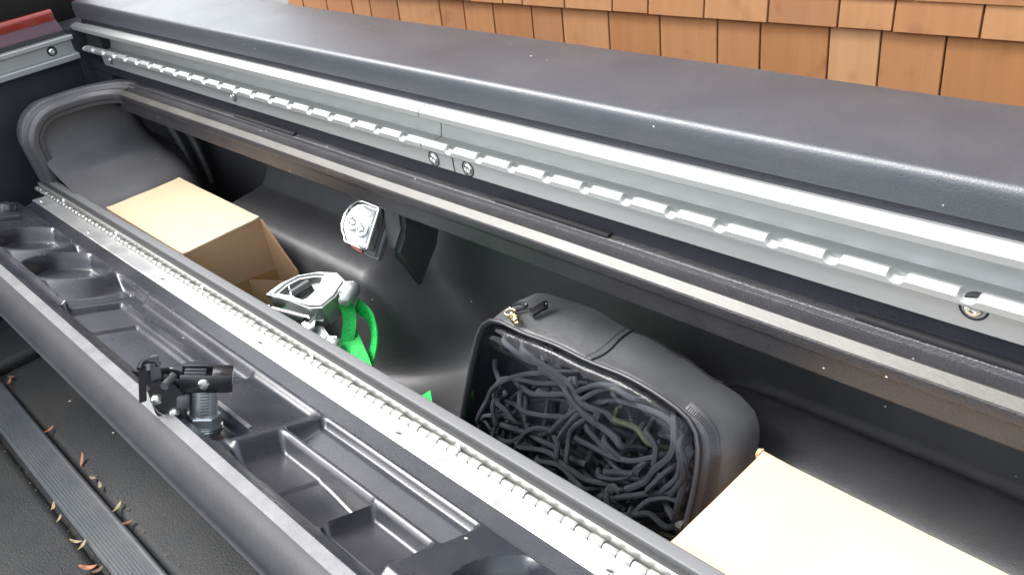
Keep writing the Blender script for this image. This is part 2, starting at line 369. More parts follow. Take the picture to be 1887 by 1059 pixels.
# upper far lip runs a little further than the channel; black box added for the shaded hole in the channel
bm = NB(); extr(bm, [(0.5168, -0.2930), (0.5055, -0.2962), (0.5050, -0.3027), (0.512, -0.3043), (0.5168, -0.3043)], -1.705, -1.6725, 1)
obj('rail_tip', bm, M['alu'], r_far)
bm = NB(); extr(bm, [(0.5305, -0.3046), (0.516, -0.3046), (0.515, -0.3325), (0.5300, -0.3325)], -1.68, -1.612, 1)
obj('end_plug', bm, M['dark'], r_far)
# bolts in their round recesses
def bolt(x, parent, y=0.5045, z=-0.3465, r=0.0082, ax=(0, -1, 0)):
    ax = Vector(ax)
    bm = NB(); add_lathe(bm, Vector((x, y, z))-ax*0.004, ax, [(r, 0), (r, 0.0043), (r*0.93, 0.0047), (r*0.84, 0.0044), (r*0.82, 0.0030), (0.0001, 0.0028)], 28)
    o = obj('bolt_recess', bm, M['dark'], parent)
    bm = NB(); add_lathe(bm, Vector((x, y, z))-ax*0.002, ax, [(r*0.66, 0), (r*0.66, 0.0030), (r*0.55, 0.0042), (r*0.34, 0.0046), (r*0.30, 0.0028), (0.0001, 0.0026)], 6 if False else 20)
    obj('bolt', bm, M['steel'], parent)
for x in (-1.564, -1.134): bolt(x, r_far, z=-0.3415)
bolt(-0.7025, r_far, r=0.0088); bolt(-0.6485, r_near, r=0.0088); bolt(-0.161, r_near, z=-0.3375, r=0.0095)
# front wall of the bed, its rail and the red cab
bm = NB(); add_box(bm, (-1.7375, 0.03, -0.558), (0.05, 0.985, 0.50), None, 0.01)
obj('bed_front_wall', bm, M['navy'], truck)
def frail():
    P = [(-1.712, -0.3085), (-1.690, -0.3080), (-1.6885, -0.3095), (-1.6885, -0.3150), (-1.690, -0.3165), (-1.699, -0.3170), (-1.7005, -0.319), (-1.7005, -0.338), (-1.699, -0.3395), (-1.690, -0.3400), (-1.6885, -0.3418), (-1.6885, -0.3495), (-1.690, -0.3510), (-1.712, -0.3510)]
    bm = NB(); loft(bm, [[(x, y, z) for x, z in P] for y in (-0.42, 0.1, 0.36, 0.497)])
    o = obj('headboard_rail', bm, M['alu'], truck, sharp=28); o['label'] = 'plain silver rail across the cab end of the bed'
    for y in (0.455, 0.05): bolt(-1.7005, o, y=y, z=-0.3285, r=0.0075, ax=(1, 0, 0)) if False else None
    for y in (0.458, 0.05):
        bm = NB(); add_lathe(bm, (-1.7008, y, -0.3275), (1, 0, 0), [(0.0085, 0), (0.0085, 0.0006), (0.0078, 0.0009), (0.0001, 0.0009)], 24); obj('bolt_recess', bm, M['dark'], o)
        bm = NB(); add_lathe(bm, (-1.7002, y, -0.3275), (1, 0, 0), [(0.0058, 0), (0.0058, 0.0026), (0.0045, 0.0036), (0.0026, 0.0038), (0.0024, 0.0024), (0.0001, 0.0024)], 16); obj('bolt', bm, M['steel'], o)
frail()
bm = NB()
P = [tuple(p) for p in rounded([(-1.7405, -0.300), (-1.7405, -0.2835), (-1.7395, -0.2720), (-1.746, -0.2665), (-1.758, -0.2680), (-1.762, -0.31)], [0, .002, .004, .005, .004, 0], 4)]
loft(bm, [[(x, y, z) for x, z in P] for y in (-0.62, 0.0, 0.3, 0.495)])
obj('bed_header', bm, M['redpaint'], truck, sharp=40)
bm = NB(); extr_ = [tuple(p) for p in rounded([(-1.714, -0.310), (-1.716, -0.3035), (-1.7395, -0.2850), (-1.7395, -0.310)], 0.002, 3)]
loft(bm, [[(x, y, z) for x, z in extr_] for y in (-0.62, 0.0, 0.3, 0.495)]); obj('header_sill', bm, M['mauve'], truck, sharp=40)  # strip added to carry the sky's reflection on the header paint
bm = NB(); add_box(bm, (-1.66, 0.548, -0.60), (0.10, 0.075, 0.445)); add_box(bm, (-1.745, 0.56, -0.55), (0.09, 0.13, 0.50)); obj('corner_filler', bm, M['navy'], truck)
bm = NB(); add_box(bm, (-1.724, 0.03, -0.3045), (0.03, 0.98, 0.006)); obj('header_seal', bm, M['seal'], truck)
bm = NB(); add_box(bm, (-2.2, -0.05, -0.35), (0.6, 1.36, 1.1), None, 0.05, 3); obj('cab', bm, M['redpaint'], truck, sharp=60)
bm = NB(); add_box(bm, (-1.893, -0.05, 0.05), (0.02, 1.25, 0.50), None, 0.006); obj('rear_window', bm, M['glassdark'], truck)
bm = NB(); add_box(bm, (-1.87, -0.05, -0.27), (0.04, 1.24, 0.12), None, 0.006); obj('cab_trim', bm, M['dark'], truck)
# bed floor: moulded panels, a cross channel, a ribbed strip ----------
FZ = -0.740
bm = NB(); add_box(bm, (-0.7, -0.2, FZ-0.035), (2.1, 1.5, 0.03)); obj('bed_floor', bm, M['bed'], truck, smooth=False)
def panel(x0, x1, y0, y1, z, bev=0.012):
    bm = NB(); add_box(bm, ((x0+x1)/2, (y0+y1)/2, z-0.015), (x1-x0, y1-y0, 0.03), None, bev, 4)
    return obj('floor_panel', bm, M['bed'], truck, sharp=60)
panel(-1.478, 0.30, 0.1245, 0.40, FZ+0.001); panel(-1.69, -1.523, 0.1245, 0.40, FZ+0.001)
panel(-1.69, 0.30, -0.36, 0.073, FZ-0.002); 
# ribbed strip, bulging a little
yy = []
y0, y1, nr = 0.0785, 0.1225, 11
pr = [(y0, FZ-0.014), (y0, FZ+0.002)]
for i in range(nr):
    a = y0+0.002+(y1-y0-0.004)*i/nr; b = y0+0.002+(y1-y0-0.004)*(i+1)/nr; wdt = b-a; crown = 0.004*(1-((i+0.5)/nr*2-1)**2)
    pr += [(a+wdt*0.12, FZ+0.0040+crown), (a+wdt*0.62, FZ+0.0040+crown), (a+wdt*0.70, FZ+0.0026+crown), (a+wdt*0.96, FZ+0.0026+crown)]
pr += [(y1, FZ+0.002), (y1, FZ-0.014)]
bm = NB(); extr(bm, pr, -1.69, 0.3, 60)
for v in bm.verts: v.co.y += 0.0015*noise.noise(Vector((v.co.x*2.2, 0, 0)))
o = obj('ribbed_strip', bm, M['rib'], truck, sharp=20)
bm = NB(); add_box(bm, (-0.7, -0.92, -0.52), (2.05, 0.06, 0.50), None, 0.01); obj('far_side_wall', bm, M['navy'], truck)
bm = NB(); add_box(bm, (-0.7, -1.0, -0.262), (2.1, 0.135, 0.03), None, 0.01, 4); obj('side_cover', bm, M['cap'], truck)

# ================================================================ storage box in the bed side
bin_ = thing('storage_box', 'open black plastic storage box along the bed side with its lid folded inward', 'storage box', (-0.75, 0.42, -0.745))
XL = -1.60
def rimpath():
    """centre line of the opening's outer edge with local 'out' and 'up' directions"""
    P = []
    XA, YA = -1.560, 0.478       # inner face of the rim
    r = 0.055
    n = 46
    for i in range(n): P.append((Vector((0.16+(XA+r-0.16)*i/(n-1), YA, 0)), Vector((0, 1, 0)), Vector((0, 0, 1)), 0.0))
    for k in range(1, 9):
        a = R_(90*k/8); P.append((Vector((XA+r-r*math.sin(a), YA-r+r*math.cos(a), 0)), Vector((-math.sin(a), math.cos(a), 0)), Vector((0, 0, 1)), 0.0))
    ye = 0.392
    for k in range(1, 4): P.append((Vector((XA, lerp(YA-r, ye, k/3), 0)), Vector((-1, 0, 0)), Vector((0, 0, 1)), 0.0))
    rr = 0.052
    for k in range(1, 9):
        a = R_(84*k/8); P.append((Vector((XA, ye-rr*math.sin(a), -rr*(1-math.cos(a)))), Vector((-1, 0, 0)), Vector((0, -math.sin(a), math.cos(a))), 0.0))
    last = P[-1]
    tdir = Vector((0.0, 0.06, -1)).normalized()
    for k in range(1, 6): P.append((last[0]+tdir*0.118*k/5, last[1], last[2], 0.0))
    return P
RP = rimpath(); ZR = -0.390
# rim cross-section: (out, up) from the inner face of the rim
SEC = [(0.036, 0.0140), (0.030, 0.0125), (0.0285, 0.0118), (0.0270, 0.0076), (0.0118, 0.0068), (0.0095, 0.0098), (0.0080, 0.0101), (0.0008, 0.0052), (0.0, 0.0040), (0.0, -0.0045), (0.0022, -0.0060), (0.0020, -0.0240), (0.006, -0.028), (0.10, -0.030)]
SEC = rounded(SEC, 0.0011, 2)
def sweep(sec, i0=0, i1=None):
    bm = NB(); rings = []
    for k, (c, ou, up, d) in enumerate(RP[i0:i1]):
        rings.append([Vector((c.x, c.y, ZR+c.z))+ou*s[0]+up*s[1] for s in sec])
    loft(bm, rings, closed=False); return bm
NO = 46
e_sec = [s for s in SEC]
bm = sweep(SEC, 0, NO+1)
# the far strip sags and ripples slightly, as moulded plastic does
for v in bm.verts:
    v.co.z += 0.0010*noise.noise(Vector((v.co.x*3.1, 3, 0))); v.co.y += 0.0008*noise.noise(Vector((v.co.x*2.3, 9, 0)))
obj('rim', bm, M['rim'], bin_, sharp=30)
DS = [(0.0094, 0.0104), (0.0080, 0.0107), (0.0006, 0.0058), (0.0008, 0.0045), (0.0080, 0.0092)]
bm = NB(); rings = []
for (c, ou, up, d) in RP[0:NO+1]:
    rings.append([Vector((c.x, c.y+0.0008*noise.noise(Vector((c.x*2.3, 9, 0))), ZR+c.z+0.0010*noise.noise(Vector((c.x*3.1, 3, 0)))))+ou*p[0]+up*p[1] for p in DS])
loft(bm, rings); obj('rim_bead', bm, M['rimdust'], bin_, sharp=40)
SE = rounded([(0.082, -0.012), (0.074, 0.008), (0.036, 0.0140), (0.030, 0.0125), (0.0270, 0.0070), (0.0170, 0.0060), (0.0140, 0.0098), (0.0070, 0.0101), (0.0012, 0.0052), (0.0, 0.0040), (0.0, -0.0045), (0.0022, -0.0060), (0.0020, -0.0130), (0.03, -0.017)], 0.0018, 2)
bm = sweep(SE, NO-1, None)
obj('rim_end', bm, M['liner'], bin_, sharp=30)
# dark slots pressed in the ledge above the rim
for (xa, xb) in ((-0.62, -0.47), (-1.16, -1.0), (-0.24, 0.1)):
    bm = NB(); add_box(bm, ((xa+xb)/2, 0.511, -0.3765), (xb-xa, 0.008, 0.006), None, 0.002, 2); obj('ledge_slot', bm, M['dark'], bin_)

# liner ---------------------------------------------------------------
def section(x):
    b1 = sst(-1.345, -1.315, x)*sst(-0.80, -0.93, x)           # bulge behind the first box
    b2 = sst(-0.50, -0.38, x)                                  # shelf at the near end
    b = b1
    yi = lerp(0.0, 1.0, b)
    zt = lerp(-0.60, -0.553, b1)
    p = [(0.484, -0.414), (0.55, -0.416), (0.600, -0.424), (0.618, -0.44), (0.620, -0.50),
         (lerp(0.618, 0.592, b), lerp(-0.585, zt+0.010, b)), (lerp(0.616, 0.574, b), lerp(-0.63, zt, b)), (lerp(0.606, 0.530, b), lerp(-0.668, zt-0.001-0.004*b1, b)), (lerp(0.593, 0.508, b), lerp(-0.692, zt-0.012, b)),
         (lerp(0.572, 0.501, b), lerp(-0.706, zt-0.035, b)), (lerp(0.545, 0.496, b), lerp(-0.714, -0.690, b)), (lerp(0.50, 0.48, b), -0.717), (0.42, -0.7185), (0.375, -0.7165), (0.352, -0.708), (0.3455, -0.68), (0.3455, -0.60), (0.3455, -0.515)]
    if b2 > 0:
        q = [(0.484, -0.414), (0.55, -0.416), (0.645, -0.424), (0.664, -0.45), (0.668, -0.54), (0.650, -0.612), (0.612, -0.590), (0.588, -0.5585), (0.545, -0.5555), (0.515, -0.5590), (0.503, -0.580), (0.497, -0.66), (0.47, -0.715), (0.40, -0.7185), (0.352, -0.708), (0.3455, -0.68), (0.3455, -0.60), (0.3455, -0.515)]
        p = [(lerp(a[0], c[0], b2), lerp(a[1], c[1], b2)) for a, c in zip(p, q)]
    return p
bm = NB(); rings = []
xs = [-1.62+1.80*i/240 for i in range(241)]
for x in xs:
    s = catmull([(y, z, 0) for y, z in section(x)], 4)
    rings.append([(x, q.x+0.0012*noise.noise(Vector((x*7, q.x*9, q.y*9))), q.y+0.0012*noise.noise(Vector((x*6, q.x*8, q.y*9+4)))) for q in s])
loft(bm, rings, closed=False)
obj('liner', bm, M['liner'], bin_, sharp=60)
# end wall at the cab end: upright, fillet, long ramp, second fillet, drop
EP = catmull([(-1.575, -0.404, 0), (-1.575, -0.43, 0), (-1.566, -0.458, 0), (-1.545, -0.476, 0), (-1.505, -0.489, 0), (-1.455, -0.502, 0), (-1.425, -0.512, 0), (-1.404, -0.528, 0), (-1.392, -0.556, 0), (-1.385, -0.62, 0), (-1.38, -0.72, 0)], 5)
bm = NB(); rings = []
for j in range(31):
    y = 0.3425+(0.548-0.3425)*j/30
    e = sst(0.500, 0.548, y)      # rounds back on the wall side
    rings.append([(q.x-0.085*e*e, y, q.y-0.01*e) for q in EP])
loft(bm, rings, closed=False); obj('end_wall', bm, M['liner'], bin_, sharp=70)
for yk in (0.566, 0.590):
    bm = NB(); add_tube(bm, catmull([(-1.60, yk, -0.41), (-1.585, yk, -0.46), (-1.55, yk, -0.53), (-1.535, yk, -0.60)], 4), 0.007, 10); obj('end_rib', bm, M['liner'], bin_)
bm = NB(); add_box(bm, (0.165, 0.48, -0.56), (0.01, 0.28, 0.32)); obj('near_end_wall', bm, M['liner'], bin_)
bm = NB(); add_box(bm, (-1.605, 0.50, -0.56), (0.01, 0.26, 0.30)); obj('back_plate', bm, M['liner'], bin_)
# inner wall, its top trim and seal -------------------------------------
XH0, XH1 = -1.600, 0.16
bm = NB(); extr(bm, [(0.3285, -0.745), (0.3255, -0.545), (0.3290, -0.505), (0.3445, -0.505), (0.3445, -0.745)], -1.60, 0.16, 4)
obj('inner_wall', bm, M['liner'], bin_)
bm = NB(); extr(bm, rounded([(0.3270, -0.5075), (0.3270, -0.5035), (0.3345, -0.5035), (0.3350, -0.5075)], 0.0015, 2), -1.597, 0.16, 4, True); obj('rubber_seal', bm, M['seal'], bin_)
bm = NB(); extr(bm, rounded([(0.3352, -0.512), (0.3352, -0.5008), (0.3358, -0.4995), (0.3460, -0.4995), (0.3475, -0.5008), (0.3478, -0.516)], 0.0012, 3), -1.585, 0.16, 4, True); obj('edge_trim', bm, M['edge'], bin_)

# ---------------- hinge
P0 = Vector((0, 0.3190, -0.5080)); TA = R_(20)
nl = Vector((0, math.sin(TA), math.cos(TA))); vl = Vector((0, -math.cos(TA), math.sin(TA)))
def LP(x, v, w_=0.0): return Vector((x, 0, 0))+P0+vl*v+nl*w_
HX0, HX1 = -1.590, 0.16
bm = NB(); extr(bm, [(0.3272, -0.5010), (0.3252, -0.4992), (0.3240, -0.4995), (0.3232, -0.5105), (0.3255, -0.5110)], HX0, HX1, 20)
hinge = obj('hinge', bm, M['knuckle'], bin_, sharp=25)
hinge['label'] = 'long silver piano hinge between box and lid'
KP = 0.0137
kn = None; n = 0; x = HX0
near = []
while x < HX1: near.append(x); x += KP
# knuckles: the nearest 120 in view as pieces
for i, x in enumerate(near):
    rr = 0.0040 if i % 2 else 0.0037
    if kn is None:
        bm = NB(); add_lathe(bm, (x, P0.y, P0.z), (1, 0, 0), [(0.0036, 0.0004), (0.0040, 0.0009), (0.0040, KP-0.0009), (0.0036, KP-0.0004)], 12)
        kn = obj('knuckle', bm, M['knuckle'], hinge, origin=(x, P0.y, P0.z), sharp=40)
    else: inst(kn, 'knuckle', hinge, (x, P0.y+(0.0003 if i % 2 else -0.0003), P0.z+(0.0003 if i % 2 else -0.0002)), scale=(1, rr/0.004, rr/0.004))
# slightly dished screws on the standing leaf
scr = None
for px in (-1.47, -1.255, -0.985, -0.735, -0.50, -0.26):
    c = Vector((px, 0.3228, -0.5048)); ax = Vector((0, -1, 0.15)).normalized()
    if scr is None:
        bm = NB(); add_lathe(bm, c-ax*0.001, ax, [(0.0042, 0), (0.0042, 0.0012), (0.0034, 0.0023), (0.0016, 0.0027), (0.0012, 0.0016), (0.0001, 0.0015)], 16)
        scr = obj('screw', bm, M['steel'], hinge, origin=tuple(c))
    else: inst(scr, 'screw', hinge, tuple(c))

# ---------------- lid, open, folded inward: height field over (x, v)
def in_rect(x, v, x0, x1, v0, v1, e=0.006, ev=None):
    ev = ev or e
    return sst(x0, x0+e, x)*sst(x1, x1-e, x)*sst(v0, v0+ev, v)*sst(v1, v1-ev, v)
CUPS = [(-1.291, 0.097), (-1.150, 0.097), (-0.316, 0.097)]
CR = 0.0575
def cupdepth(x, v):
    """(depth of the wells, depth of the sloping ground around them)"""
    dmin = 9; well = 0.0; slope = 0.0
    ins = sst(0.0560, 0.0610, v)*sst(0.1460, 0.1410, v)
    for (cx, cv) in CUPS:
        dx = x-cx; d = math.hypot(dx, v-cv)
        if d < CR:
            well = max(well, (0.0055*sst(CR, CR-0.0065, d)+0.015*sst(CR-0.0055, CR-0.0135, d))*ins)
        if dx > 0: slope = max(slope, 0.017*sst(CR+0.001, CR+0.034, d)*sst(CR+0.065, CR+0.056, d)+0.012*sst(CR+0.05, CR+0.06, d)*(1 if dx < 0.15 else 0))
    for (cx, cv) in CUPS:
        d = math.hypot(x-cx, v-cv)
        if x < cx+0.02 or d < CR: slope *= sst(CR+0.0015, CR+0.008, d)
    return well, slope*ins
def lidh(x, v):
    if v < 0.0420: return 0.0012-0.352*v+0.0004*noise.noise(Vector((x*9, v*22, 0)))
    if v < 0.0550: return lerp(0.0012-0.352*0.042, 0.0, ((v-0.042)/0.013)**0.7)
    h = (0.0036-0.36*max(0.0, v-0.1710))*sst(0.1670, 0.1708, v)
    h -= 0.0050*sst(0.168, 0.150, v)*sst(0.1455, 0.150, v)
    mx = 0.0
    # well, step and plate for the latch
    if x > -1.10 and x < -0.60:
        mx = max(mx, 0.017*in_rect(x, v, -1.020, -0.80, 0.080, 0.153, 0.006, 0.006))
        mx = max(mx, 0.012*in_rect(x, v, -1.012, -0.735, 0.0575, 0.088, 0.007, 0.009))
        mx = max(mx, 0.0200*in_rect(x, v, -0.952, -0.80, 0.090, 0.150, 0.004))
        mx = max(mx, 0.0055*in_rect(x, v, -0.82, -0.615, 0.0575, 0.150, 0.02, 0.006))
        mx = max(mx, 0.0215*in_rect(x, v, -0.80, -0.632, 0.121, 0.160, 0.003))
    # long pocket beside the flange; its floor lies level
    p = in_rect(x, v, -0.617, -0.402, 0.0575, 0.0985, 0.006, 0.004)
    mx = max(mx, (0.0085+0.355*max(0.0, min(v, 0.094)-0.066))*p)
    # three shallow trays
    if -0.64 < x < -0.38:
        e = sst(0.1015, 0.1065, v)*sst(0.156, 0.146, v)
        t1 = 0.0170*sst(-0.618, -0.600, x)*sst(-0.545, -0.548, x)
        t2 = (0.0185+0.006*sst(-0.545, -0.485, x))*sst(-0.551, -0.547, x)*sst(-0.474, -0.482, x)
        t3 = 0.0150*sst(-0.478, -0.470, x)*sst(-0.404, -0.409, x)
        base = 0.0135*sst(-0.48, -0.476, x)*0
        mx = max(mx, max(t1, t2, t3)*e)
    wl, sl = cupdepth(x, v)
    mx = max(mx, wl, sl)
    h -= mx
    if v > 0.1805:
        t = min(1.0, (v-0.1805)/0.0185); h = 0.0002-0.55*(v-0.1805)-0.018*(1-math.sqrt(max(0.0, 1-t*t)))
    h += 0.0006*noise.noise(Vector((x*9, v*22, 0)))
    return h
def endcut(v):
    """rounded far end of the lid"""
    return -1.530+0.075*(1-math.sqrt(max(0, 1-(min(v, 0.075)/0.075)**2))) if v < 0.075 else -1.455+0.02*min(1, (v-0.075)/0.1)
def frange(a, b, s):
    o = []; x = a
    while x < b-1e-9: o.append(x); x += s
    return o+[b]
VX = frange(0.0236, 0.0420, 0.003)+[0.0445, 0.0480, 0.0515, 0.0552]+frange(0.0563, 0.0995, 0.00145)+frange(0.1005, 0.1500, 0.0016)+frange(0.152, 0.186, 0.0017)+frange(0.1875, 0.1990, 0.0012)+[0.1991]
UX = frange(0, 0.12, 0.003)+frange(0.122, 0.55, 0.0019)+frange(0.5525, 1.10, 0.0024)+frange(1.102, 1.32, 0.0019)+frange(1.325, 1.655, 0.005)
bm = NB(); grid = []; cupf = {0: [], 1: [], 2: []}
for u in UX:
    row = []
    for v in VX:
        e = endcut(v); x = max(-1.53+u, e+ (u*0.02)) if u < 0.12 else -1.53+u
        if u < 0.12: x = e+(u/0.12)*(-1.41-e)
        row.append(bm.verts.new(LP(x, v, lidh(x, v))))
    grid.append(row)
for row in grid:
    p = row[-1].co.copy()
    for dy, dz in ((0.002, -0.006), (0.012, -0.011), (0.05, -0.013)):
        row.append(bm.verts.new(p+Vector((0, dy, dz))))
VX = VX+[0.20, 0.21, 0.22]
bead_f = []; skirt_f = []
for i in range(len(UX)-1):
    for j in range(len(VX)-1):
        f = bm.faces.new((grid[i][j], grid[i+1][j], grid[i+1][j+1], grid[i][j+1]))
        x = grid[i][j].co.x; v = VX[j]
        for k, (cx, cv) in enumerate(CUPS):
            if math.hypot(x-cx, v-cv) < CR and 0.056 < v < 0.147: cupf[k].append(f)
        if 0.1700 < v < 0.1805: bead_f.append(f)
        elif v >= 0.1805: skirt_f.append(f)
def split(bm, faces):
    nb = NB(); mp = {}
    for f in faces:
        vs = []
        for v in f.verts:
            if v not in mp: mp[v] = nb.verts.new(v.co)
            vs.append(mp[v])
        nb.faces.new(vs)
    return nb
cupm = [split(bm, cupf[k]) for k in range(3)]; beadm = split(bm, bead_f); skm = split(bm, skirt_f)
kill = set(bead_f) | set(skirt_f)
for k in range(3): kill |= set(cupf[k])
bmesh.ops.delete(bm, geom=list(kill), context='FACES')
lid = obj('lid', bm, M['lid'], bin_, sharp=80)
for k in range(3): obj('cup_holder', cupm[k], M['lid'], lid, sharp=80)
obj('skirt', skm, M['skirt'], lid, sharp=80)
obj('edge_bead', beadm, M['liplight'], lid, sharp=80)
# lid leaf of the hinge
bm = NB()
q = []
prof2 = [(0.0038, -0.0008), (0.0232, -0.0062), (0.0240, -0.0070), (0.0234, -0.0100), (0.0038, -0.004)]
q = [LP(HX0+0.055, v, w_) for v, w_ in prof2]; q2 = [LP(HX1, v, w_) for v, w_ in prof2]
loft(bm, [q, [LP(-0.7, v, w_) for v, w_ in prof2], q2]); leaf = obj('hinge_leaf', bm, M['hinge'], bin_, sharp=25)
lid_screw = None
for px in (-1.515, -1.31, -1.06, -0.81, -0.56, -0.31):
    c = LP(px, 0.0160, -0.0042)
    if lid_screw is None:
        bm = NB(); add_lathe(bm, c-nl*0.001, nl, [(0.0034, 0), (0.0034, 0.0010), (0.0028, 0.0019), (0.0001, 0.0022)], 14); lid_screw = obj('screw', bm, M['steel'], leaf, origin=tuple(c))
    else: inst(lid_screw, 'screw', leaf, tuple(c))
# round peg at the lid's far corner
bm = NB(); add_lathe(bm, LP(-1.455, 0.083, -0.004), nl, [(0.0115, 0), (0.0115, 0.012), (0.010, 0.0145), (0.0001, 0.015)], 24); obj('peg', bm, M['lid'], lid)
# bevelled gusset beside it
bm = NB(); add_box(bm, LP(-1.405, 0.108, 0.000), (0.026, 0.055, 0.012), frame((1, 0, 0), nl), 0.004, 3); obj('gusset', bm, M['lid'], lid)
# round emblems moulded on the latch plate
def ring(c, r, t):
    pts = [c+Vector((1, 0, 0))*math.cos(k*math.pi/12)*r+vl*math.sin(k*math.pi/12)*r for k in range(25)]
    bm = NB(); add_tube(bm, pts, t, 6, False)
    for k in range(6):
        a = k*math.pi/3; add_lathe(bm, c+Vector((1, 0, 0))*math.cos(a)*r*0.62+vl*math.sin(a)*r*0.62, nl, [(t*1.5, -0.0004), (t*1.2, 0.0006), (0.0001, 0.0009)], 8)
    pts = [c+Vector((1, 0, 0))*math.cos(k*math.pi/8)*r*0.33+vl*math.sin(k*math.pi/8)*r*0.33 for k in range(17)]; add_tube(bm, pts, t*0.8, 6, False)
    obj('mould_mark', bm, M['lid'], lid)
ring(LP(-0.735, 0.083, -0.0062), 0.0115, 0.0006); ring(LP(-0.703, 0.086, -0.0062), 0.0130, 0.0006)
# silver rub strip on the edge of the latch slot
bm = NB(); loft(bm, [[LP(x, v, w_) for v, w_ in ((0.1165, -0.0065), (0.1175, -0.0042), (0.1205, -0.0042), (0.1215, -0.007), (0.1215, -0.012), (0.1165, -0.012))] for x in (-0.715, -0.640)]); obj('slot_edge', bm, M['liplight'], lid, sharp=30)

# ---------------- latch standing on the lid (part of the box)
def LQ(x, v, w_): return LP(x, v, w_)
ft = Vector((1, 0, 0))*math.cos(R_(-60))+vl*math.sin(R_(-60))          # bracket direction, to the right
fs = nl.cross(ft)                                                     # across
if fs.dot(Vector((0, -1, 0))) < 0: fs = -fs
LB = LP(-0.685, 0.141, -0.006)
bm = NB(); add_box(bm, LB+nl*(-0.0165), (0.060, 0.036, 0.008), frame((1, 0, 0), nl), 0.001)
latch = obj('latch', bm, M['blacksteel'], bin_); latch['label'] = 'black steel latch on a zinc lock barrel standing on the lid'
bm = NB(); add_lathe(bm, LB, nl, [(0.0150, -0.0125), (0.0172, -0.0125), (0.0172, -0.0112), (0.0150, -0.0112), (0.0150, -0.0098), (0.0168, -0.0098), (0.0168, -0.0086), (0.012, -0.0086)], 30); obj('washer', bm, M['steel'], latch, sharp=30)
bm = NB(); add_lathe(bm, LB, nl, [(0.0150, -0.0085), (0.0160, -0.0075), (0.0160, 0.0010), (0.0150, 0.0020)], 6, xdir=ft); obj('nut', bm, M['nut'], latch, sharp=25)
pr = [(0.0105, 0.0018)]
for k in range(9): pr += [(0.0122, 0.003+k*0.0023), (0.0114, 0.0041+k*0.0023)]
bm = NB(); add_lathe(bm, LB, nl, [(0.0122, 0.0018), (0.0122, 0.030), (0.0115, 0.031)], 30)
obj('lock_barrel', bm, M['nut'], latch, sharp=25)
bm = NB()
for k in range(8):
    a0 = -0.55; pts = [LB+nl*(0.006+k*0.0029)+(ft*math.sin(a)+fs*math.cos(a))*0.0122 for a in [-0.15+0.12*j for j in range(6)]]
    add_tube(bm, pts, 0.00055, 6)
obj('thread_groove', bm, M['lampgrey'], latch)
# bracket: U-channel seen from its open top
WB = 0.0275; HB = 0.0165
Fm = frame(ft, nl)
bc = LB+ft*0.003
bm = NB()
add_box(bm, bc+fs*0.0115+nl*(WB+HB/2), (0.044, 0.0022, HB), Fm, 0.0007)
add_box(bm, bc+ft*0.0209+nl*(WB+HB/2)+fs*0.0, (0.0022, 0.0225, HB), Fm, 0.0007)
add_box(bm, bc-fs*0.0115+nl*(WB+HB/2), (0.044, 0.0022, HB), Fm, 0.0007)
add_box(bm, bc+ft*0.013+nl*(WB+HB-0.001), (0.017, 0.0215, 0.002), Fm, 0.0007)
add_box(bm, bc-fs*0.002+nl*(WB+0.002), (0.042, 0.0200, 0.002), Fm, 0.0006)
obj('bracket', bm, M['blacksteel'], latch, sharp=30)
bm = NB(); add_lathe(bm, bc+fs*0.0124-ft*0.002+nl*(WB+HB*0.52), fs, [(0.0050, 0), (0.0050, 0.0014), (0.0038, 0.0026), (0.0001, 0.0030)], 20); obj('rivet', bm, M['steel'], latch)
for dv in (-0.003, 0.005):
    bm = NB(); add_box(bm, bc-ft*(0.010)+fs*dv+nl*(WB+HB-0.003), (0.018, 0.0016, 0.006), Fm, 0.0004); obj('spring_leaf', bm, M['lampgrey'], latch)
# side plates, cam and hook at the left
pc = LB-ft*0.030+fs*0.012
def plate(center, pts, th, m, nm, nrm=None):
    bm = NB(); nn = nrm or fs
    a = [bm.verts.new(center+ft*u+nl*v_+nn*th/2) for u, v_ in pts]; b = [bm.verts.new(center+ft*u+nl*v_-nn*th/2) for u, v_ in pts]
    bm.faces.new(a); bm.faces.new(b[::-1]); k = len(pts)
    for i in range(k): bm.faces.new((a[i], b[i], b[(i+1) % k], a[(i+1) % k]))
    bmesh.ops.bevel(bm, geom=bm.edges[:], offset=min(0.0006, th*0.3), segments=2, affect='EDGES')
    return obj(nm, bm, m, latch, sharp=30)
cs = LB-ft*0.027+fs*0.0135
plate(cs, [(-0.018, 0.030), (-0.010, 0.040), (0.004, 0.036), (0.013, 0.026), (0.014, 0.004), (0.004, -0.006), (-0.004, -0.003), (-0.012, 0.010)], 0.0026, M['blacksteel'], 'side_plate')
plate(cs-fs*0.015, [(-0.014, 0.034), (-0.006, 0.046), (0.010, 0.042), (0.016, 0.028), (0.014, 0.004), (0.004, -0.002), (-0.012, 0.014)], 0.0026, M['blacksteel'], 'side_plate')
plate(cs-fs*0.0075-ft*0.001, [(-0.016, 0.028), (-0.004, 0.043), (0.012, 0.036), (0.020, 0.034), (0.018, 0.026), (0.006, 0.020), (-0.004, 0.012)], 0.0060, M['blacksteel'], 'cam')
plate(cs-fs*0.002-ft*0.020, [(-0.005, 0.018), (-0.0055, 0.052), (0.001, 0.053), (0.001, 0.020)], 0.0030, M['blacksteel'], 'hook')
bm = NB(); add_tube(bm, catmull([cs-ft*0.024+nl*0.051+fs*0.001, cs-ft*0.022+nl*0.0545-fs*0.006, cs-ft*0.014+nl*0.0545-fs*0.010, cs-ft*0.010+nl*0.050-fs*0.010], 5), 0.0026, 8); obj('hook', bm, M['blacksteel'], latch)
plate(cs-fs*0.010-ft*0.012, [(-0.004, 0.036), (-0.005, 0.058), (0.002, 0.060), (0.005, 0.038)], 0.0040, M['lampgrey'], 'bumper')
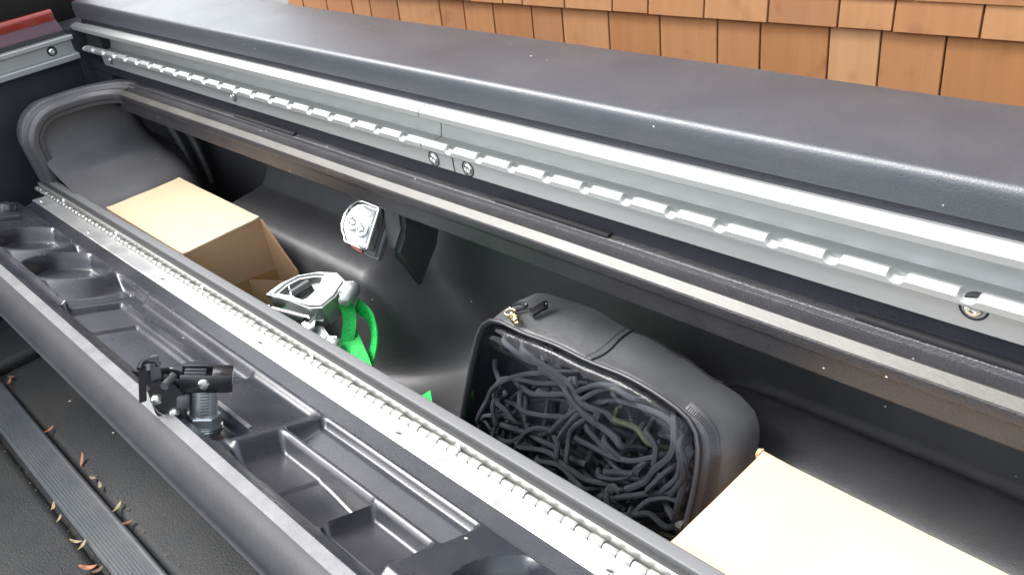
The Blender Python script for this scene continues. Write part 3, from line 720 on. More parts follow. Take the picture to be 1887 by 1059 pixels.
bm = NB(); add_tube(bm, [cs+fs*0.003-ft*0.004+nl*0.036, cs-fs*0.012+ft*0.002+nl*0.039], 0.0038, 12); obj('spacer', bm, M['lampgrey'], latch)
for (u, v_) in ((-0.0105, 0.0225), (0.0040, 0.0095)):
    bm = NB(); add_lathe(bm, cs+ft*u+nl*v_+fs*0.0012, fs, [(0.0052, 0), (0.0052, 0.0012), (0.0040, 0.0032), (0.0030, 0.0044), (0.0001, 0.0048)], 20); obj('pin', bm, M['steel'], latch)
bm = NB(); add_tube(bm, [cs+ft*-0.013+nl*0.017+fs*0.003, cs+ft*-0.009+nl*0.011+fs*0.003, cs+ft*0.006+nl*0.001+fs*0.003], 0.0009, 6); obj('spring_wire', bm, M['steel'], latch)
bm = NB(); add_box(bm, LB-ft*0.0165+fs*0.008+nl*0.004, (0.006, 0.018, 0.034), Fm, 0.002); obj('bracket_leg', bm, M['blacksteel'], latch)
bm = NB(); add_box(bm, LB-ft*0.016+fs*0.0125+nl*0.020, (0.011, 0.010, 0.013), Fm, 0.003); obj('roller', bm, M['lampgrey'], latch)

# ================================================================ cardboard boxes
def hexa(bm, P, bev=0.0):
    v = [bm.verts.new(p) for p in P]
    fs_ = [bm.faces.new([v[i] for i in q]) for q in ((0, 1, 2, 3), (7, 6, 5, 4), (0, 4, 5, 1), (1, 5, 6, 2), (2, 6, 7, 3), (3, 7, 4, 0))]
    if bev: bmesh.ops.bevel(bm, geom=list({e for f in fs_ for e in f.edges}), offset=bev, segments=2, affect='EDGES')
def carton(label, loc, P4, z, zb, flaps):
    """P4: top corners; a body and a sheet-thick lid panel, split along the seam under tape"""
    t = thing('cardboard_box', label, 'cardboard box', loc)
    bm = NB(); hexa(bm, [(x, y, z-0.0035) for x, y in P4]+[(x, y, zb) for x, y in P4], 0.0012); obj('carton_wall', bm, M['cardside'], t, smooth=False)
    bm = NB(); V = []
    n = 14
    for k in range(n+1):
        a = Vector((*P4[0], 0)).lerp(Vector((*P4[1], 0)), k/n); b = Vector((*P4[3], 0)).lerp(Vector((*P4[2], 0)), k/n); row = []
        for j in range(n+1):
            p = a.lerp(b, j/n); s = math.sin(math.pi*k/n)*math.sin(math.pi*j/n)
            zz = z-0.0012*s+0.0006*noise.noise(Vector((p.x*25, p.y*25, 1)))
            if k in (0, n) and j in (0, n): zz += 0.0010
            row.append((p.x, p.y, zz))
        V.append(row)
    top = [[bm.verts.new(p) for p in r] for r in V]; bot = [[bm.verts.new((p[0], p[1], p[2]-0.003)) for p in r] for r in V]
    for k in range(n):
        for j in range(n):
            bm.faces.new((top[k][j], top[k+1][j], top[k+1][j+1], top[k][j+1])); bm.faces.new((bot[k][j], bot[k][j+1], bot[k+1][j+1], bot[k+1][j]))
    for k in range(n):
        for (r, c, r2, c2) in ((k, 0, k+1, 0), (k+1, n, k, n), (0, k+1, 0, k), (n, k, n, k+1)):
            bm.faces.new((top[r][c], bot[r][c], bot[r2][c2], top[r2][c2]))
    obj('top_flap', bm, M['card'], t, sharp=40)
    return t
b1 = carton('small tan cardboard box with open side flap, under the far end of the opening', (-1.25, 0.415, -0.715),
            [(-1.383, 0.357), (-1.110, 0.3555), (-1.113, 0.477), (-1.381, 0.4815)], -0.510, -0.715, None)
bm = NB(); hexa(bm, [(-1.1115, 0.476, -0.513), (-1.1090, 0.4785, -0.513), (-1.070, 0.4905, -0.592), (-1.072, 0.488, -0.592), (-1.1115, 0.476, -0.70), (-1.109, 0.4785, -0.70), (-1.066, 0.492, -0.70), (-1.068, 0.4895, -0.70)])
bmesh.ops.subdivide_edges(bm, edges=bm.edges[:], cuts=6, use_grid_fill=True)
for v in bm.verts:
    if v.co.z < -0.52: v.co.x += 0.0008*noise.noise(v.co*120); v.co.y += 0.003*math.sin((v.co.z+0.5)*20)*0.3
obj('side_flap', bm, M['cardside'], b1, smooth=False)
bm = NB(); hexa(bm, [(-1.111, 0.430, -0.590), (-1.109, 0.430, -0.590), (-1.080, 0.470, -0.604), (-1.083, 0.470, -0.604), (-1.111, 0.430, -0.70), (-1.109, 0.430, -0.70), (-1.072, 0.470, -0.70), (-1.075, 0.470, -0.70)])
obj('inner_flap', bm, M['cardside'], b1, smooth=False)
bm = NB(); q = [[(-1.1102+0.0012+0.0012*noise.noise(Vector((j*0.9, k*1.3, 2))), 0.3565+0.119*j/10, -0.582-0.055*k/8-0.012*(j/10)) for j in range(11)] for k in range(9)]
loft(bm, q, closed=False); obj('tape', bm, M['tape'], b1, sharp=20)
b2 = carton('larger pale cardboard box nearest the camera, right of the zippered bag', (-0.14, 0.41, -0.715),
            [(-0.2945, 0.3510), (0.055, 0.350), (0.055, 0.462), (-0.2930, 0.4755)], -0.510, -0.715, None)
bm = NB(); hexa(bm, [(-0.297, 0.470, -0.5105), (-0.2935, 0.470, -0.5085), (-0.2935, 0.4775, -0.5085), (-0.299, 0.4775, -0.511), (-0.2965, 0.470, -0.514), (-0.2945, 0.470, -0.514), (-0.2945, 0.4775, -0.514), (-0.2985, 0.4775, -0.514)])
obj('corner_fold', bm, M['cardedge'], b2, smooth=False)

# ================================================================ bag with clear window
FA = Vector((0, 0.458, -0.500)); DN = Vector((0, -0.098, -0.200)).normalized(); NF_ = Vector((0, DN.z, -DN.y)); 
if NF_.y > 0: NF_ = -NF_
def BP(x, b, d=0.0): return Vector((x, 0, 0))+FA+DN*b+NF_*d      # d > 0 towards the camera
bag = thing('storage_bag', 'black zippered fabric bag with clear window standing between the two boxes', 'bag', (-0.47, 0.45, -0.715))
BX0, BX1, BB = -0.618, -0.333, 0.222
def outline(sc=0.0, n=84, wav=1.0):
    """rounded rectangle of the bag front, b measured down; bulges up along the top"""
    pts = []
    cx, cb = (BX0+BX1)/2, BB/2-0.004
    hx, hb = (BX1-BX0)/2, BB/2
    for k in range(n):
        a = 2*math.pi*k/n; c, s = math.cos(a), math.sin(a)
        e = 9.0
        r = (abs(c)**e+abs(s)**e)**(-1/e)
        x = cx+hx*c*r*(1-sc); b = cb+hb*s*r*(1-sc)
        top = sst(0.2, 1.0, -s*r)
        b -= wav*top*(0.0105+0.0020*math.cos((x-cx)/hx*1.45)+0.0010*math.sin(x*70)+0.0007*math.sin(x*41+1))
        if c > 0 and s < 0: # extra rounding at the near top corner
            k2 = sst(0.55, 1.0, c*r)*sst(0.4, 1, -s*r); x -= 0.005*k2; b += 0.005*k2
        pts.append((x, b))
    return pts
O0 = outline()
def ringpts(k):
    """shell rings from the front edge to the back"""
    t = k/9; out = []
    cx, cb = (BX0+BX1)/2, BB/2
    for (x, b) in O0:
        p = BP(x, b)
        dep = (0.066-0.010*sst(-0.55, -0.40, x))*t
        q = p+Vector((0, 1, 0.03))*dep
        sgn = 1 if x > cx else -1
        side = sst(0.10, 0.142, abs(x-cx))
        q.x += (0.024*math.sin(min(1, t*1.15)*math.pi*0.62) if sgn > 0 else -0.006*math.sin(t*math.pi))*side
        top = sst(0.06, -0.01, b)
        q.z += top*(-0.002+0.0035*math.sin(t*2.2)*math.cos((x+0.5)*18)-0.004*t*sst(-0.50, -0.35, x)-0.0035*math.exp(-((x+0.475)/0.02)**2)*t)
        bot = sst(0.15, 0.22, b); q.y += 0.02*bot*t
        q += Vector((0, 0, 1))*0.0022*noise.noise(Vector((x*20, t*2.5, b*12)))
        out.append(q)
    return out
rings = [[p*1.0 for p in ringpts(k)] for k in range(10)]
cen = sum(rings[-1], Vector())/len(rings[-1])
for s in (0.93, 0.6, 0.2): rings.append([cen+(p-cen)*s+Vector((0, 0.004, 0)) for p in rings[9]])
bm = NB(); V = loft(bm, rings, caps=False); bm.faces.new(V[-1])
# extra gentle folds
body = obj('bag_body', bm, M['fabric'], bag, sharp=60)
sm = body.modifiers.new('thickness', 'SOLIDIFY'); sm.thickness = 0.0012; sm.offset = -1
# piping round the front edge
def loop(fn, n=84): return [fn(k) for k in range(n)]+[fn(0)]
bm = NB(); P = [BP(x, b, 0.002)+Vector((0, 0, 0.0006*math.sin(x*60))) for x, b in O0]; P = P+[P[0]]
add_tube(bm, P, 0.0021, 8, False); obj('piping', bm, M['piping'], bag)
O1 = outline(0.024)
bm = NB(); A_ = [BP(x, b, 0.001) for x, b in O0]; B_ = [BP(x, b, 0.0035) for x, b in outline(0.012)]; C_ = [BP(x, b, 0.001) for x, b in O1]
V = [[bm.verts.new(p) for p in r] for r in (A_, B_, C_)]
for i in range(2):
    for k in range(84): bm.faces.new((V[i][k], V[i][(k+1) % 84], V[i+1][(k+1) % 84], V[i+1][k]))
obj('binding', bm, M['piping'], bag)
# window: clear sheet that swells out from the binding
bm = NB(); rr = []
def sheet(x, b):
    u = (x-BX0)/(BX1-BX0); v = b/BB
    return 0.0015*noise.noise(Vector((x*22, b*30, 3)))+0.0007*noise.noise(Vector((x*70, b*60, 8)))
for s in (0.0, 0.02, 0.045, 0.08, 0.13, 0.20, 0.30, 0.42, 0.55, 0.70, 0.85, 0.97):
    ring_ = []
    for (x, b) in outline(0.023+s*0.976, wav=1-s):
        h = 0.0085*(1-math.exp(-s/0.022))+0.001*s
        ring_.append(BP(x, b, h-0.0005+sheet(x, b)*min(1, s*8)))
    rr.append(ring_)
V = loft(bm, rr, caps=False); bm.faces.new(V[-1])
win = obj('clear_window', bm, M['vinyl'], bag, sharp=180)
# seam across the top and its stitching
def toppt(x, t):
    # a point on the top of the shell, t from front to back
    k = min(range(84), key=lambda i: abs(O0[i][0]-x)+(100 if O0[i][1] > 0.03 else 0))
    a = rings[int(t*9)][k]; b = rings[min(9, int(t*9)+1)][k]; return a.lerp(b, t*9-int(t*9))+Vector((x-O0[k][0], 0, 0.0006))
pts = [toppt(-0.472+0.010*t+0.004*math.sin(t*5), t) for t in [i/12 for i in range(13)]]
bm = NB(); add_tube(bm, catmull(pts, 3), 0.0011, 6)
obj('seam', bm, M['thread'], bag)
bm = NB()
for i in range(22):
    t = 0.03+i/23; a = toppt(-0.480+0.010*t+0.004*math.sin(t*5), t)+Vector((0, 0, .0004)); b = toppt(-0.480+0.010*(t+0.022)+0.004*math.sin((t+.022)*5), min(t+0.022, 1))+Vector((0, 0, .0004)); add_tube(bm, [a, b], 0.00045, 5)
obj('stitching', bm, M['thread'], bag)
# second seam running back along the top edge
pts = [toppt(-0.462+0.10*t, 0.93)+Vector((0, 0.002, 0.001)) for t in [i/10 for i in range(11)]]
bm = NB(); add_tube(bm, catmull(pts, 3), 0.0010, 6); obj('seam', bm, M['thread'], bag)
# zipper down the near side, just behind the piping
zp = []
for k, (x, b) in enumerate(O0):
    if x > -0.375 and -0.03 < b < 0.17: zp.append((math.atan2(b-BB/2, x-(BX0+BX1)/2), rings[1][k].lerp(rings[2][k], 0.2)))
zp.sort(key=lambda q: q[0]); zp = catmull([p for _, p in zp], 4)
zp = [p+Vector((0.0012, 0, 0.0006)) for p in zp]
bm = NB(); cumul = 0; last = zp[0]
for i in range(1, len(zp)):
    d = (zp[i]-last)
    while cumul+d.length > 0.0021:
        st = 0.0021-cumul; last = last+d.normalized()*st; cumul = 0; d = zp[i]-last
        F = frame(d if d.length > 1e-6 else Vector((1, 0, 0)), (0.5, -0.4, 0.6)); add_box(bm, last, (0.0012, 0.0052, 0.0016), F)
    cumul += d.length; last = zp[i]
obj('zipper', bm, M['zipper'], bag, smooth=False)
bm = NB(); rbb = []
for i, p in enumerate(zp):
    t = (zp[min(i+1, len(zp)-1)]-zp[max(0, i-1)]).normalized(); s = t.cross(Vector((0.5, -0.4, 0.6))).normalized()
    rbb.append([p+s*0.0062-Vector((0.0006, 0, 0.0004)), p+s*0.002-Vector((0.0002, 0, 0)), p-s*0.002-Vector((0.0002, 0, 0)), p-s*0.0062-Vector((0.0006, 0, 0.0004))])
loft(bm, rbb, closed=False); obj('zipper_tape', bm, M['piping'], bag, sharp=60)
# two pulls joined by pale links near the far top corner
def link(c, u, v, a, b, r, m, nm='zipper_pull'):
    pts = [c+u*math.cos(k*math.pi/10)*a+v*math.sin(k*math.pi/10)*b for k in range(21)]; bm = NB(); add_tube(bm, pts, r, 8, False); return obj(nm, bm, m, bag)
tp = [toppt(-0.600+0.012*i, 0.10+0.08*i) + Vector((0, 0, 0.003)) for i in range(5)]
ux, uy, uz = Vector((1, 0, 0)), Vector((0, 1, 0)), Vector((0, 0, 1))
g0 = toppt(-0.588, 0.22)+Vector((0, 0, 0.004))
link(g0, (ux+uy*0.3).normalized(), (uy+uz*0.5).normalized(), 0.0058, 0.0040, 0.0013, M['brass'])
link(g0+Vector((0.007, -0.004, 0.001)), (ux*0.4+uz).normalized(), uy, 0.0045, 0.0040, 0.0012, M['brass'])
link(g0+Vector((0.014, -0.007, 0.000)), (ux-uy*0.4).normalized(), (uy+uz*0.2).normalized(), 0.0060, 0.0038, 0.0014, M['brass'])
link(g0+Vector((0.017, -0.010, 0.0035)), (ux+uz*0.6).normalized(), uy, 0.0042, 0.0036, 0.0012, M['brass'])
link(g0+Vector((0.002, 0.010, 0.002)), (ux+uy*0.8).normalized(), (uy-ux*0.2+uz*0.3).normalized(), 0.0085, 0.0042, 0.0016, M['blacksteel'])
c = g0+Vector((0.024, 0.006, 0.003))
bm = NB(); add_tube(bm, [c, c+Vector((0.004, 0.014, 0.003))], 0.0045, 12); add_tube(bm, [c+Vector((0.004, 0.014, 0.003)), c+Vector((0.006, 0.018, 0.0035))], [0.0052, 0.004], 12); obj('zipper_pull', bm, M['blacksteel'], bag)
bm = NB(); add_lathe(bm, c+Vector((0.005, 0.017, 0.006)), (0, 0, 1), [(0.0035, 0), (0.003, 0.001), (0.0001, 0.0014)], 14); obj('zipper_pull', bm, M['steel'], bag)

# ---------------- elastic cords inside the bag
net = thing('bungee_net', 'tangled grey elastic cargo net seen through the clear bag window', 'cargo net', (-0.47, 0.42, -0.70))
CORDS = [[(-0.579,0.004),(-0.557,0.008),(-0.538,0.011)],[(-0.549,0.004),(-0.518,0.01),(-0.492,0.016),(-0.475,0.022),(-0.459,0.026),(-0.439,0.026),(-0.428,0.028)],[(-0.523,0.012),(-0.5,0.018),(-0.478,0.03),(-0.448,0.037)],[(-0.522,0.016),(-0.548,0.028),(-0.566,0.041),(-0.58,0.055),(-0.587,0.071),(-0.593,0.094)],[(-0.506,0.021),(-0.53,0.03),(-0.553,0.034),(-0.568,0.045),(-0.579,0.061),(-0.578,0.074),(-0.571,0.088)],[(-0.494,0.028),(-0.518,0.037),(-0.532,0.041),(-0.546,0.041)],[(-0.545,0.05),(-0.536,0.06),(-0.519,0.059),(-0.485,0.048)],[(-0.571,0.067),(-0.558,0.07),(-0.549,0.078)],[(-0.472,0.015),(-0.457,0.004),(-0.437,-0.006)],[(-0.465,0.02),(-0.449,0.005),(-0.432,-0.002),(-0.414,-0.008)],[(-0.531,0.1),(-0.499,0.09),(-0.47,0.091),(-0.446,0.094),(-0.427,0.09)],[(-0.539,0.101),(-0.528,0.082),(-0.512,0.07),(-0.498,0.069),(-0.489,0.075)],[(-0.474,0.036),(-0.486,0.052),(-0.496,0.067)],[(-0.468,0.038),(-0.481,0.062),(-0.484,0.073),(-0.481,0.088)],[(-0.462,0.042),(-0.472,0.056),(-0.473,0.072),(-0.468,0.085)],[(-0.464,0.061),(-0.446,0.063),(-0.421,0.061),(-0.399,0.054),(-0.386,0.046)],[(-0.397,0.08),(-0.382,0.066),(-0.373,0.049),(-0.361,0.028),(-0.34,-0.0)],[(-0.43,0.085),(-0.409,0.076),(-0.396,0.065),(-0.389,0.052)],[(-0.425,0.077),(-0.411,0.07),(-0.396,0.064)],[(-0.41,0.095),(-0.391,0.084),(-0.371,0.072),(-0.336,0.057)],[(-0.386,0.102),(-0.376,0.083),(-0.36,0.072),(-0.336,0.067)],[(-0.411,0.104),(-0.419,0.092),(-0.413,0.085),(-0.405,0.085)],[(-0.381,0.097),(-0.37,0.092),(-0.352,0.093),(-0.344,0.09)],[(-0.363,0.065),(-0.352,0.048),(-0.349,0.031),(-0.35,0.023)],[(-0.353,0.063),(-0.34,0.042),(-0.337,0.023)],[(-0.377,0.072),(-0.368,0.057),(-0.36,0.042)],[(-0.455,0.046),(-0.438,0.054),(-0.428,0.06)],[(-0.431,0.049),(-0.414,0.057)],[(-0.504,0.102),(-0.481,0.097),(-0.455,0.101),(-0.444,0.103)],[(-0.392,0.033),(-0.407,0.026),(-0.426,0.026)],[(-0.426,0.009),(-0.397,0.003),(-0.375,0.003),(-0.357,0.012)],[(-0.391,0.023),(-0.378,0.03),(-0.375,0.047)],[(-0.332,0.082),(-0.333,0.067),(-0.332,0.039),(-0.329,0.02)],[(-0.485,0.022),(-0.464,0.033),(-0.443,0.037),(-0.421,0.04),(-0.412,0.045)]]
rnd = random.Random(5)
def cordobj(pts, r, m):
    bm = NB(); add_tube(bm, catmull(pts, 5), r, 7); return obj('cord', bm, m, net)
for i, c in enumerate(CORDS):
    d0 = 0.003-0.006*rnd.random()
    # carry both ends on and back into the bag so they do not stop short
    (xa, ba), (xb, bb) = c[0], c[1]; (xc, bc_), (xd, bd) = c[-2], c[-1]
    pre = [(xa-(xb-xa)*0.9, ba-(bb-ba)*0.6, -0.024), (xa-(xb-xa)*0.4, ba-(bb-ba)*0.3, -0.010)]
    post = [(xd+(xd-xc)*0.4, bd+(bd-bc_)*0.4, -0.010), (xd+(xd-xc)*0.9, bd+(bd-bc_)*0.9, -0.024)]
    L_ = pre+[(x, b, d0+0.003*math.sin(k*1.9+i)) for k, (x, b) in enumerate(c)]+post
    P = [BP(min(max(x, BX0+0.010), BX1-0.011-max(0, 0.045-b)*0.55), max(b, 0.004-0.010*math.exp(-((x+0.48)/0.08)**2)), min(d, 0.003)) for k, (x, b, d) in enumerate(L_)]
    cordobj(P, 0.0028 if i not in (1, 2, 16, 33) else 0.0035, M['cord'] if rnd.random() > 0.04 else M['cordolive'])
for i in range(105):
    x = rnd.uniform(BX0+0.03, BX1-0.02); lo = 0.030+0.04*math.exp(-((x+0.40)/0.06)**2)*0 
    b = rnd.uniform(0.022, 0.17) if x > -0.52 else rnd.uniform(0.045, 0.17); d = rnd.uniform(-0.048, -0.010); a = rnd.uniform(0, 6.28); P = []
    cv = rnd.uniform(-3.0, 3.0); st = rnd.uniform(0.012, 0.020)
    for k in range(rnd.randint(5, 9)):
        P.append((x, b, d)); x += math.cos(a)*st; b += math.sin(a)*st*0.9; d += rnd.uniform(-0.003, 0.003); a += cv*0.22+rnd.uniform(-0.3, 0.3)
        x = min(max(x, BX0+0.014), BX1-0.014-max(0, 0.045-b)*0.55); b = min(max(b, 0.004), 0.19); d = min(max(d, -0.05), -0.004)
    P = [BP(*p) for p in P]; cordobj(P, rnd.uniform(0.0023, 0.0031), M['cordolive'] if rnd.random() < 0.06 else M['cord'])
# knots with whipped wire clips
for (x, b) in ((-0.3905, 0.060), (-0.412, 0.088), (-0.338, 0.085), (-0.445, 0.030), (-0.425, 0.108)):
    bm = NB(); c = BP(x, b, 0.001)
    for k in range(6):
        u = ux*0.006*(k/5-0.5); pts = [c+u+ (DN*math.cos(j*math.pi/5)+NF_*math.sin(j*math.pi/5))*0.0042 for j in range(11)]; add_tube(bm, pts, 0.0007, 5, False)
    obj('clip', bm, M['cord'], net)

# ================================================================ lamp hung under the rim
lamp = thing('bin_lamp', 'small clear and chrome lamp with two round lenses hung under the rim', 'lamp', (-0.85, 0.49, -0.44))
# local frame: a = along (to the camera's right), u = up the face, n = out of the face
la = Vector((1, 0.08, -0.07)).normalized(); ln = Vector((0.10, -0.80, 0.60)); ln = (ln-la*ln.dot(la)).normalized(); lu = ln.cross(la)
if lu.z < 0: lu = -lu
LC = Vector((-0.850, 0.484, -0.4530))
def LL(a, u, n=0.0): return LC+la*a*0.90+lu*u*0.80+ln*n
def slab(pts, n0, n1, m, nm, par, bev=0.0015, sharp=40):
    bm = NB(); A_ = [bm.verts.new(LL(a, u, n0)) for a, u in pts]; B_ = [bm.verts.new(LL(a, u, n1)) for a, u in pts]; k = len(pts)
    fa = bm.faces.new(A_); fb = bm.faces.new(B_[::-1])
    for i in range(k): bm.faces.new((A_[i], B_[i], B_[(i+1) % k], A_[(i+1) % k]))
    bmesh.ops.bevel(bm, geom=list({e for f in (fa, fb) for e in f.edges}), offset=bev, segments=3, affect='EDGES')
    return obj(nm, bm, m, par, sharp=sharp)
D = [(0.028, 0.030), (0.026, 0.033), (-0.002, 0.033), (-0.014, 0.029), (-0.024, 0.019), (-0.030, 0.004), (-0.030, -0.010), (-0.025, -0.020), (-0.018, -0.026), (-0.014, -0.033), (0.026, -0.034), (0.028, -0.031)]
slab([(a*1.02+0.007, u*1.0-0.010) for a, u in D if True], -0.026, -0.012, M['lampgrey'], 'lamp_base', lamp, 0.004)
slab([(-0.018, -0.040), (-0.018, -0.030), (0.004, -0.034), (0.004, -0.043)], -0.020, -0.011, M['redlens'], 'red_lens', lamp, 0.002)
slab(D, -0.012, 0.002, M['steel'], 'lamp_housing', lamp, 0.003)
inner = [(0.0245, 0.027), (0.0, 0.027), (-0.010, 0.022), (-0.018, 0.010), (-0.019, -0.010), (-0.012, -0.022), (0.0245, -0.026)]
slab(inner, 0.0012, 0.0035, M['white'], 'face_plate', lamp, 0.001)
rimp = [Vector((a, u, 0)) for a, u in D]; P = [LL(a, u, 0.002) for a, u in D]; bm = NB(); add_tube(bm, P+[P[0]], 0.0022, 8, False); obj('chrome_rim', bm, M['chrome'], lamp)
for (a, u) in ((-0.006, -0.002), (0.0125, -0.006)):
    bm = NB(); add_lathe(bm, LL(a, u, 0.0030), ln, [(0.0098, 0), (0.0098, 0.0030), (0.0088, 0.0036), (0.0070, 0.0036), (0.0062, 0.0016), (0.0052, 0.0014), (0.0048, 0.0052), (0.0034, 0.0066), (0.0001, 0.0070)], 26); obj('lens_cup', bm, M['steel'], lamp, sharp=30)
slab([(0.0, 0.026), (0.022, 0.020), (0.016, 0.014), (-0.006, 0.018)], 0.0034, 0.0046, M['nut'], 'reflector', lamp, 0.0005)
bm = NB(); add_box(bm, LL(0.012, 0.045, -0.012), (0.010, 0.030, 0.006), Matrix((la, lu, ln)).transposed(), 0.001); obj('hanger', bm, M['blacksteel'], lamp)
bm = NB(); add_tube(bm, [LL(0.006, 0.032, -0.004), LL(0.008, 0.042, -0.006)], 0.0014, 8); obj('wire', bm, M['brass'], lamp)
# dark mounting bracket reaching back to the wall and its pointed gusset
brk = thing('lamp_bracket', 'black moulded bracket with pointed lower end behind the lamp', 'bracket', (-0.79, 0.55, -0.50))
bm = NB(); V = []
sec0 = [(-0.820, 0.500, -0.424), (-0.785, 0.505, -0.424), (-0.785, 0.500, -0.455), (-0.805, 0.495, -0.490), (-0.826, 0.495, -0.485)]
sec1 = [(-0.850, 0.575, -0.420), (-0.810, 0.580, -0.420), (-0.820, 0.575, -0.510), (-0.872, 0.560, -0.600), (-0.880, 0.570, -0.520)]
loft(bm, [sec0, sec1]); bmesh.ops.bevel(bm, geom=bm.edges[:], offset=0.006, segments=3, affect='EDGES'); obj('bracket_body', bm, M['liner'], brk)

# ================================================================ ratchet straps
def ribbon(name, pts, wdir, width, m, parent, th=0.0016, n=6):
    P = catmull(pts, n); W = [Vector(w_) for w_ in wdir]; bm = NB(); rings = []
    for i, p in enumerate(P):
        t = i/(len(P)-1)*(len(W)-1); k = min(int(t), len(W)-2); wv = W[k].lerp(W[k+1], t-k).normalized()
        tg = (P[min(i+1, len(P)-1)]-P[max(i-1, 0)]).normalized(); wv = (wv-tg*wv.dot(tg)).normalized(); nn = tg.cross(wv)
        h = width/2
        rings.append([p+wv*h+nn*th/2, p+wv*(h-0.002)+nn*th*0.8, p+nn*th*0.6, p-wv*(h-0.002)+nn*th*0.8, p-wv*h+nn*th/2, p-wv*h-nn*th/2, p-nn*th*0.6, p+wv*h-nn*th/2])
    loft(bm, rings); return obj(name, bm, m, parent, sharp=50)
def ratchet(label, c, ex, ez, sc=1.0, hidden=False):
    t = thing('ratchet_strap', label, 'ratchet strap', c, 'ratchet straps with green webbing')
    F = frame(ex, ez); c = Vector(c)
    def G(x, y, z): return c+F @ Vector((x*sc, y*sc*1.12, z*sc))
    def prism(pts, z0, z1, m, nm, bev=0.002, ins=0.0, sharp=45, hole=None):
        bm = NB(); k = len(pts); cx = sum(p[0] for p in pts)/k; cy = sum(p[1] for p in pts)/k
        up = [bm.verts.new(G(x, y, z1)) for x, y in pts]; dn = [bm.verts.new(G(lerp(x, cx, ins), lerp(y, cy, ins), z0)) for x, y in pts]
        if hole:
            hu = [bm.verts.new(G(x, y, z1)) for x, y in hole]; hd = [bm.verts.new(G(lerp(x, cx, 0.1), lerp(y, cy, 0.1), z1-0.012)) for x, y in hole]
            for i in range(k): bm.faces.new((up[i], up[(i+1) % k], hu[(i+1) % k], hu[i])); bm.faces.new((hu[i], hu[(i+1) % k], hd[(i+1) % k], hd[i]))
            ge = [e for i in range(k) for e in up[i].link_edges if e.other_vert(up[i]) in up]+[e for i in range(k) for e in hu[i].link_edges if e.other_vert(hu[i]) in hu]
            bm.faces.new(hd)
        else:
            f = bm.faces.new(up); ge = list(f.edges)
        bm.faces.new(dn[::-1])
        for i in range(k): bm.faces.new((up[i], dn[i], dn[(i+1) % k], up[(i+1) % k]))
        bmesh.ops.bevel(bm, geom=list(set(ge)), offset=bev*sc, segments=3, affect='EDGES')
        return obj(nm, bm, m, t, sharp=sharp)
    out = [(-0.060, -0.004), (-0.044, 0.012), (-0.022, 0.024), (0.004, 0.028), (0.030, 0.026), (0.046, 0.012), (0.038, -0.010), (0.024, -0.026), (0.006, -0.026), (-0.030, -0.014)]
    hol = [(-0.044, -0.003), (-0.034, 0.009), (-0.020, 0.018), (0.000, 0.021), (0.012, 0.020), (0.012, 0.010), (0.008, 0.000), (0.000, -0.012), (-0.006, -0.014), (-0.024, -0.008)]
    prism(out, -0.034, 0.006, M['silver'], 'handle_frame', 0.003, 0.06, 40, hol)
    bm = NB(); add_tube(bm, [G(-0.024, -0.004, 0.000), G(-0.004, 0.012, 0.000)], 0.0085*sc, 18); obj('spool', bm, M['blacksteel'], t)
    bm = NB(); add_tube(bm, [G(-0.030, 0.006, 0.004), G(-0.022, -0.008, 0.004)], 0.0012*sc, 8); obj('spring_pin', bm, M['steel'], t)
    # rounded grip at the right end
    bm = NB(); pp = [(0.0, 0), (0.005, 0.0012), (0.0085, 0.005), (0.0100, 0.011), (0.0100, 0.025), (0.0085, 0.031), (0.005, 0.035), (0.0, 0.036)]
    add_lathe(bm, G(0.046, -0.018, -0.004), F @ Vector((0.45, 1, 0.1)), [(r*sc, h*sc) for r, h in pp], 24); obj('grip', bm, M['silver'], t)
    prism([(0.030, -0.004), (0.036, 0.014), (0.056, 0.014), (0.056, -0.008)], -0.010, 0.004, M['silver'], 'grip_neck', 0.003)
    # axle with bright ends at the front
    bm = NB(); add_tube(bm, [G(-0.060, -0.014, -0.010), G(0.000, -0.030, -0.010)], 0.0036*sc, 14)
    obj('axle', bm, M['silver'], t)
    for (x, y) in ((-0.058, -0.0145), (0.001, -0.0300)):
        bm = NB(); add_lathe(bm, G(x-0.003, y, -0.010), F @ Vector((1, -0.27, 0)), [(0.0045*sc, 0), (0.0056*sc, 0.001*sc), (0.0056*sc, 0.007*sc), (0.0040*sc, 0.009*sc), (0.0001, 0.0095*sc)], 18); obj('axle_end', bm, M['chrome'], t)
    prism([(-0.046, -0.018), (-0.004, -0.028), (0.020, -0.030), (0.016, -0.014), (-0.040, -0.006)], -0.034, -0.016, M['silver'], 'ratchet_frame', 0.003, 0.1)
    prism([(-0.006, -0.036), (0.010, -0.024), (0.012, -0.040), (0.002, -0.048)], -0.018, -0.012, M['steel'], 'pawl', 0.001)
    return t, G
exr = Vector((0.80, 0.60, -0.02)); ezr = Vector((0.14, -0.30, 0.95))
t1, G1 = ratchet('upper silver ratchet buckle on bright green webbing beside the far cardboard box', (-0.914, 0.426, -0.542), exr, ezr, 0.98)
ribbon('webbing', [(-0.885, 0.452, -0.552), (-0.868, 0.446, -0.572), (-0.862, 0.430, -0.600), (-0.866, 0.410, -0.635), (-0.88, 0.40, -0.68)], [(0.55, 0.8, 0.1), (0.75, 0.6, 0.1), (0.9, 0.4, 0), (0.9, 0.4, 0)], 0.018, M['greenstrap'], t1)
ribbon('webbing', [(-0.872, 0.462, -0.566), (-0.846, 0.462, -0.578), (-0.828, 0.448, -0.600), (-0.828, 0.425, -0.632), (-0.845, 0.40, -0.68)], [(0.2, 0.3, 0.9), (0.5, 0.1, 0.8), (0.9, 0.1, 0.4), (0.9, 0.2, 0.2)], 0.020, M['greenstrap'], t1)
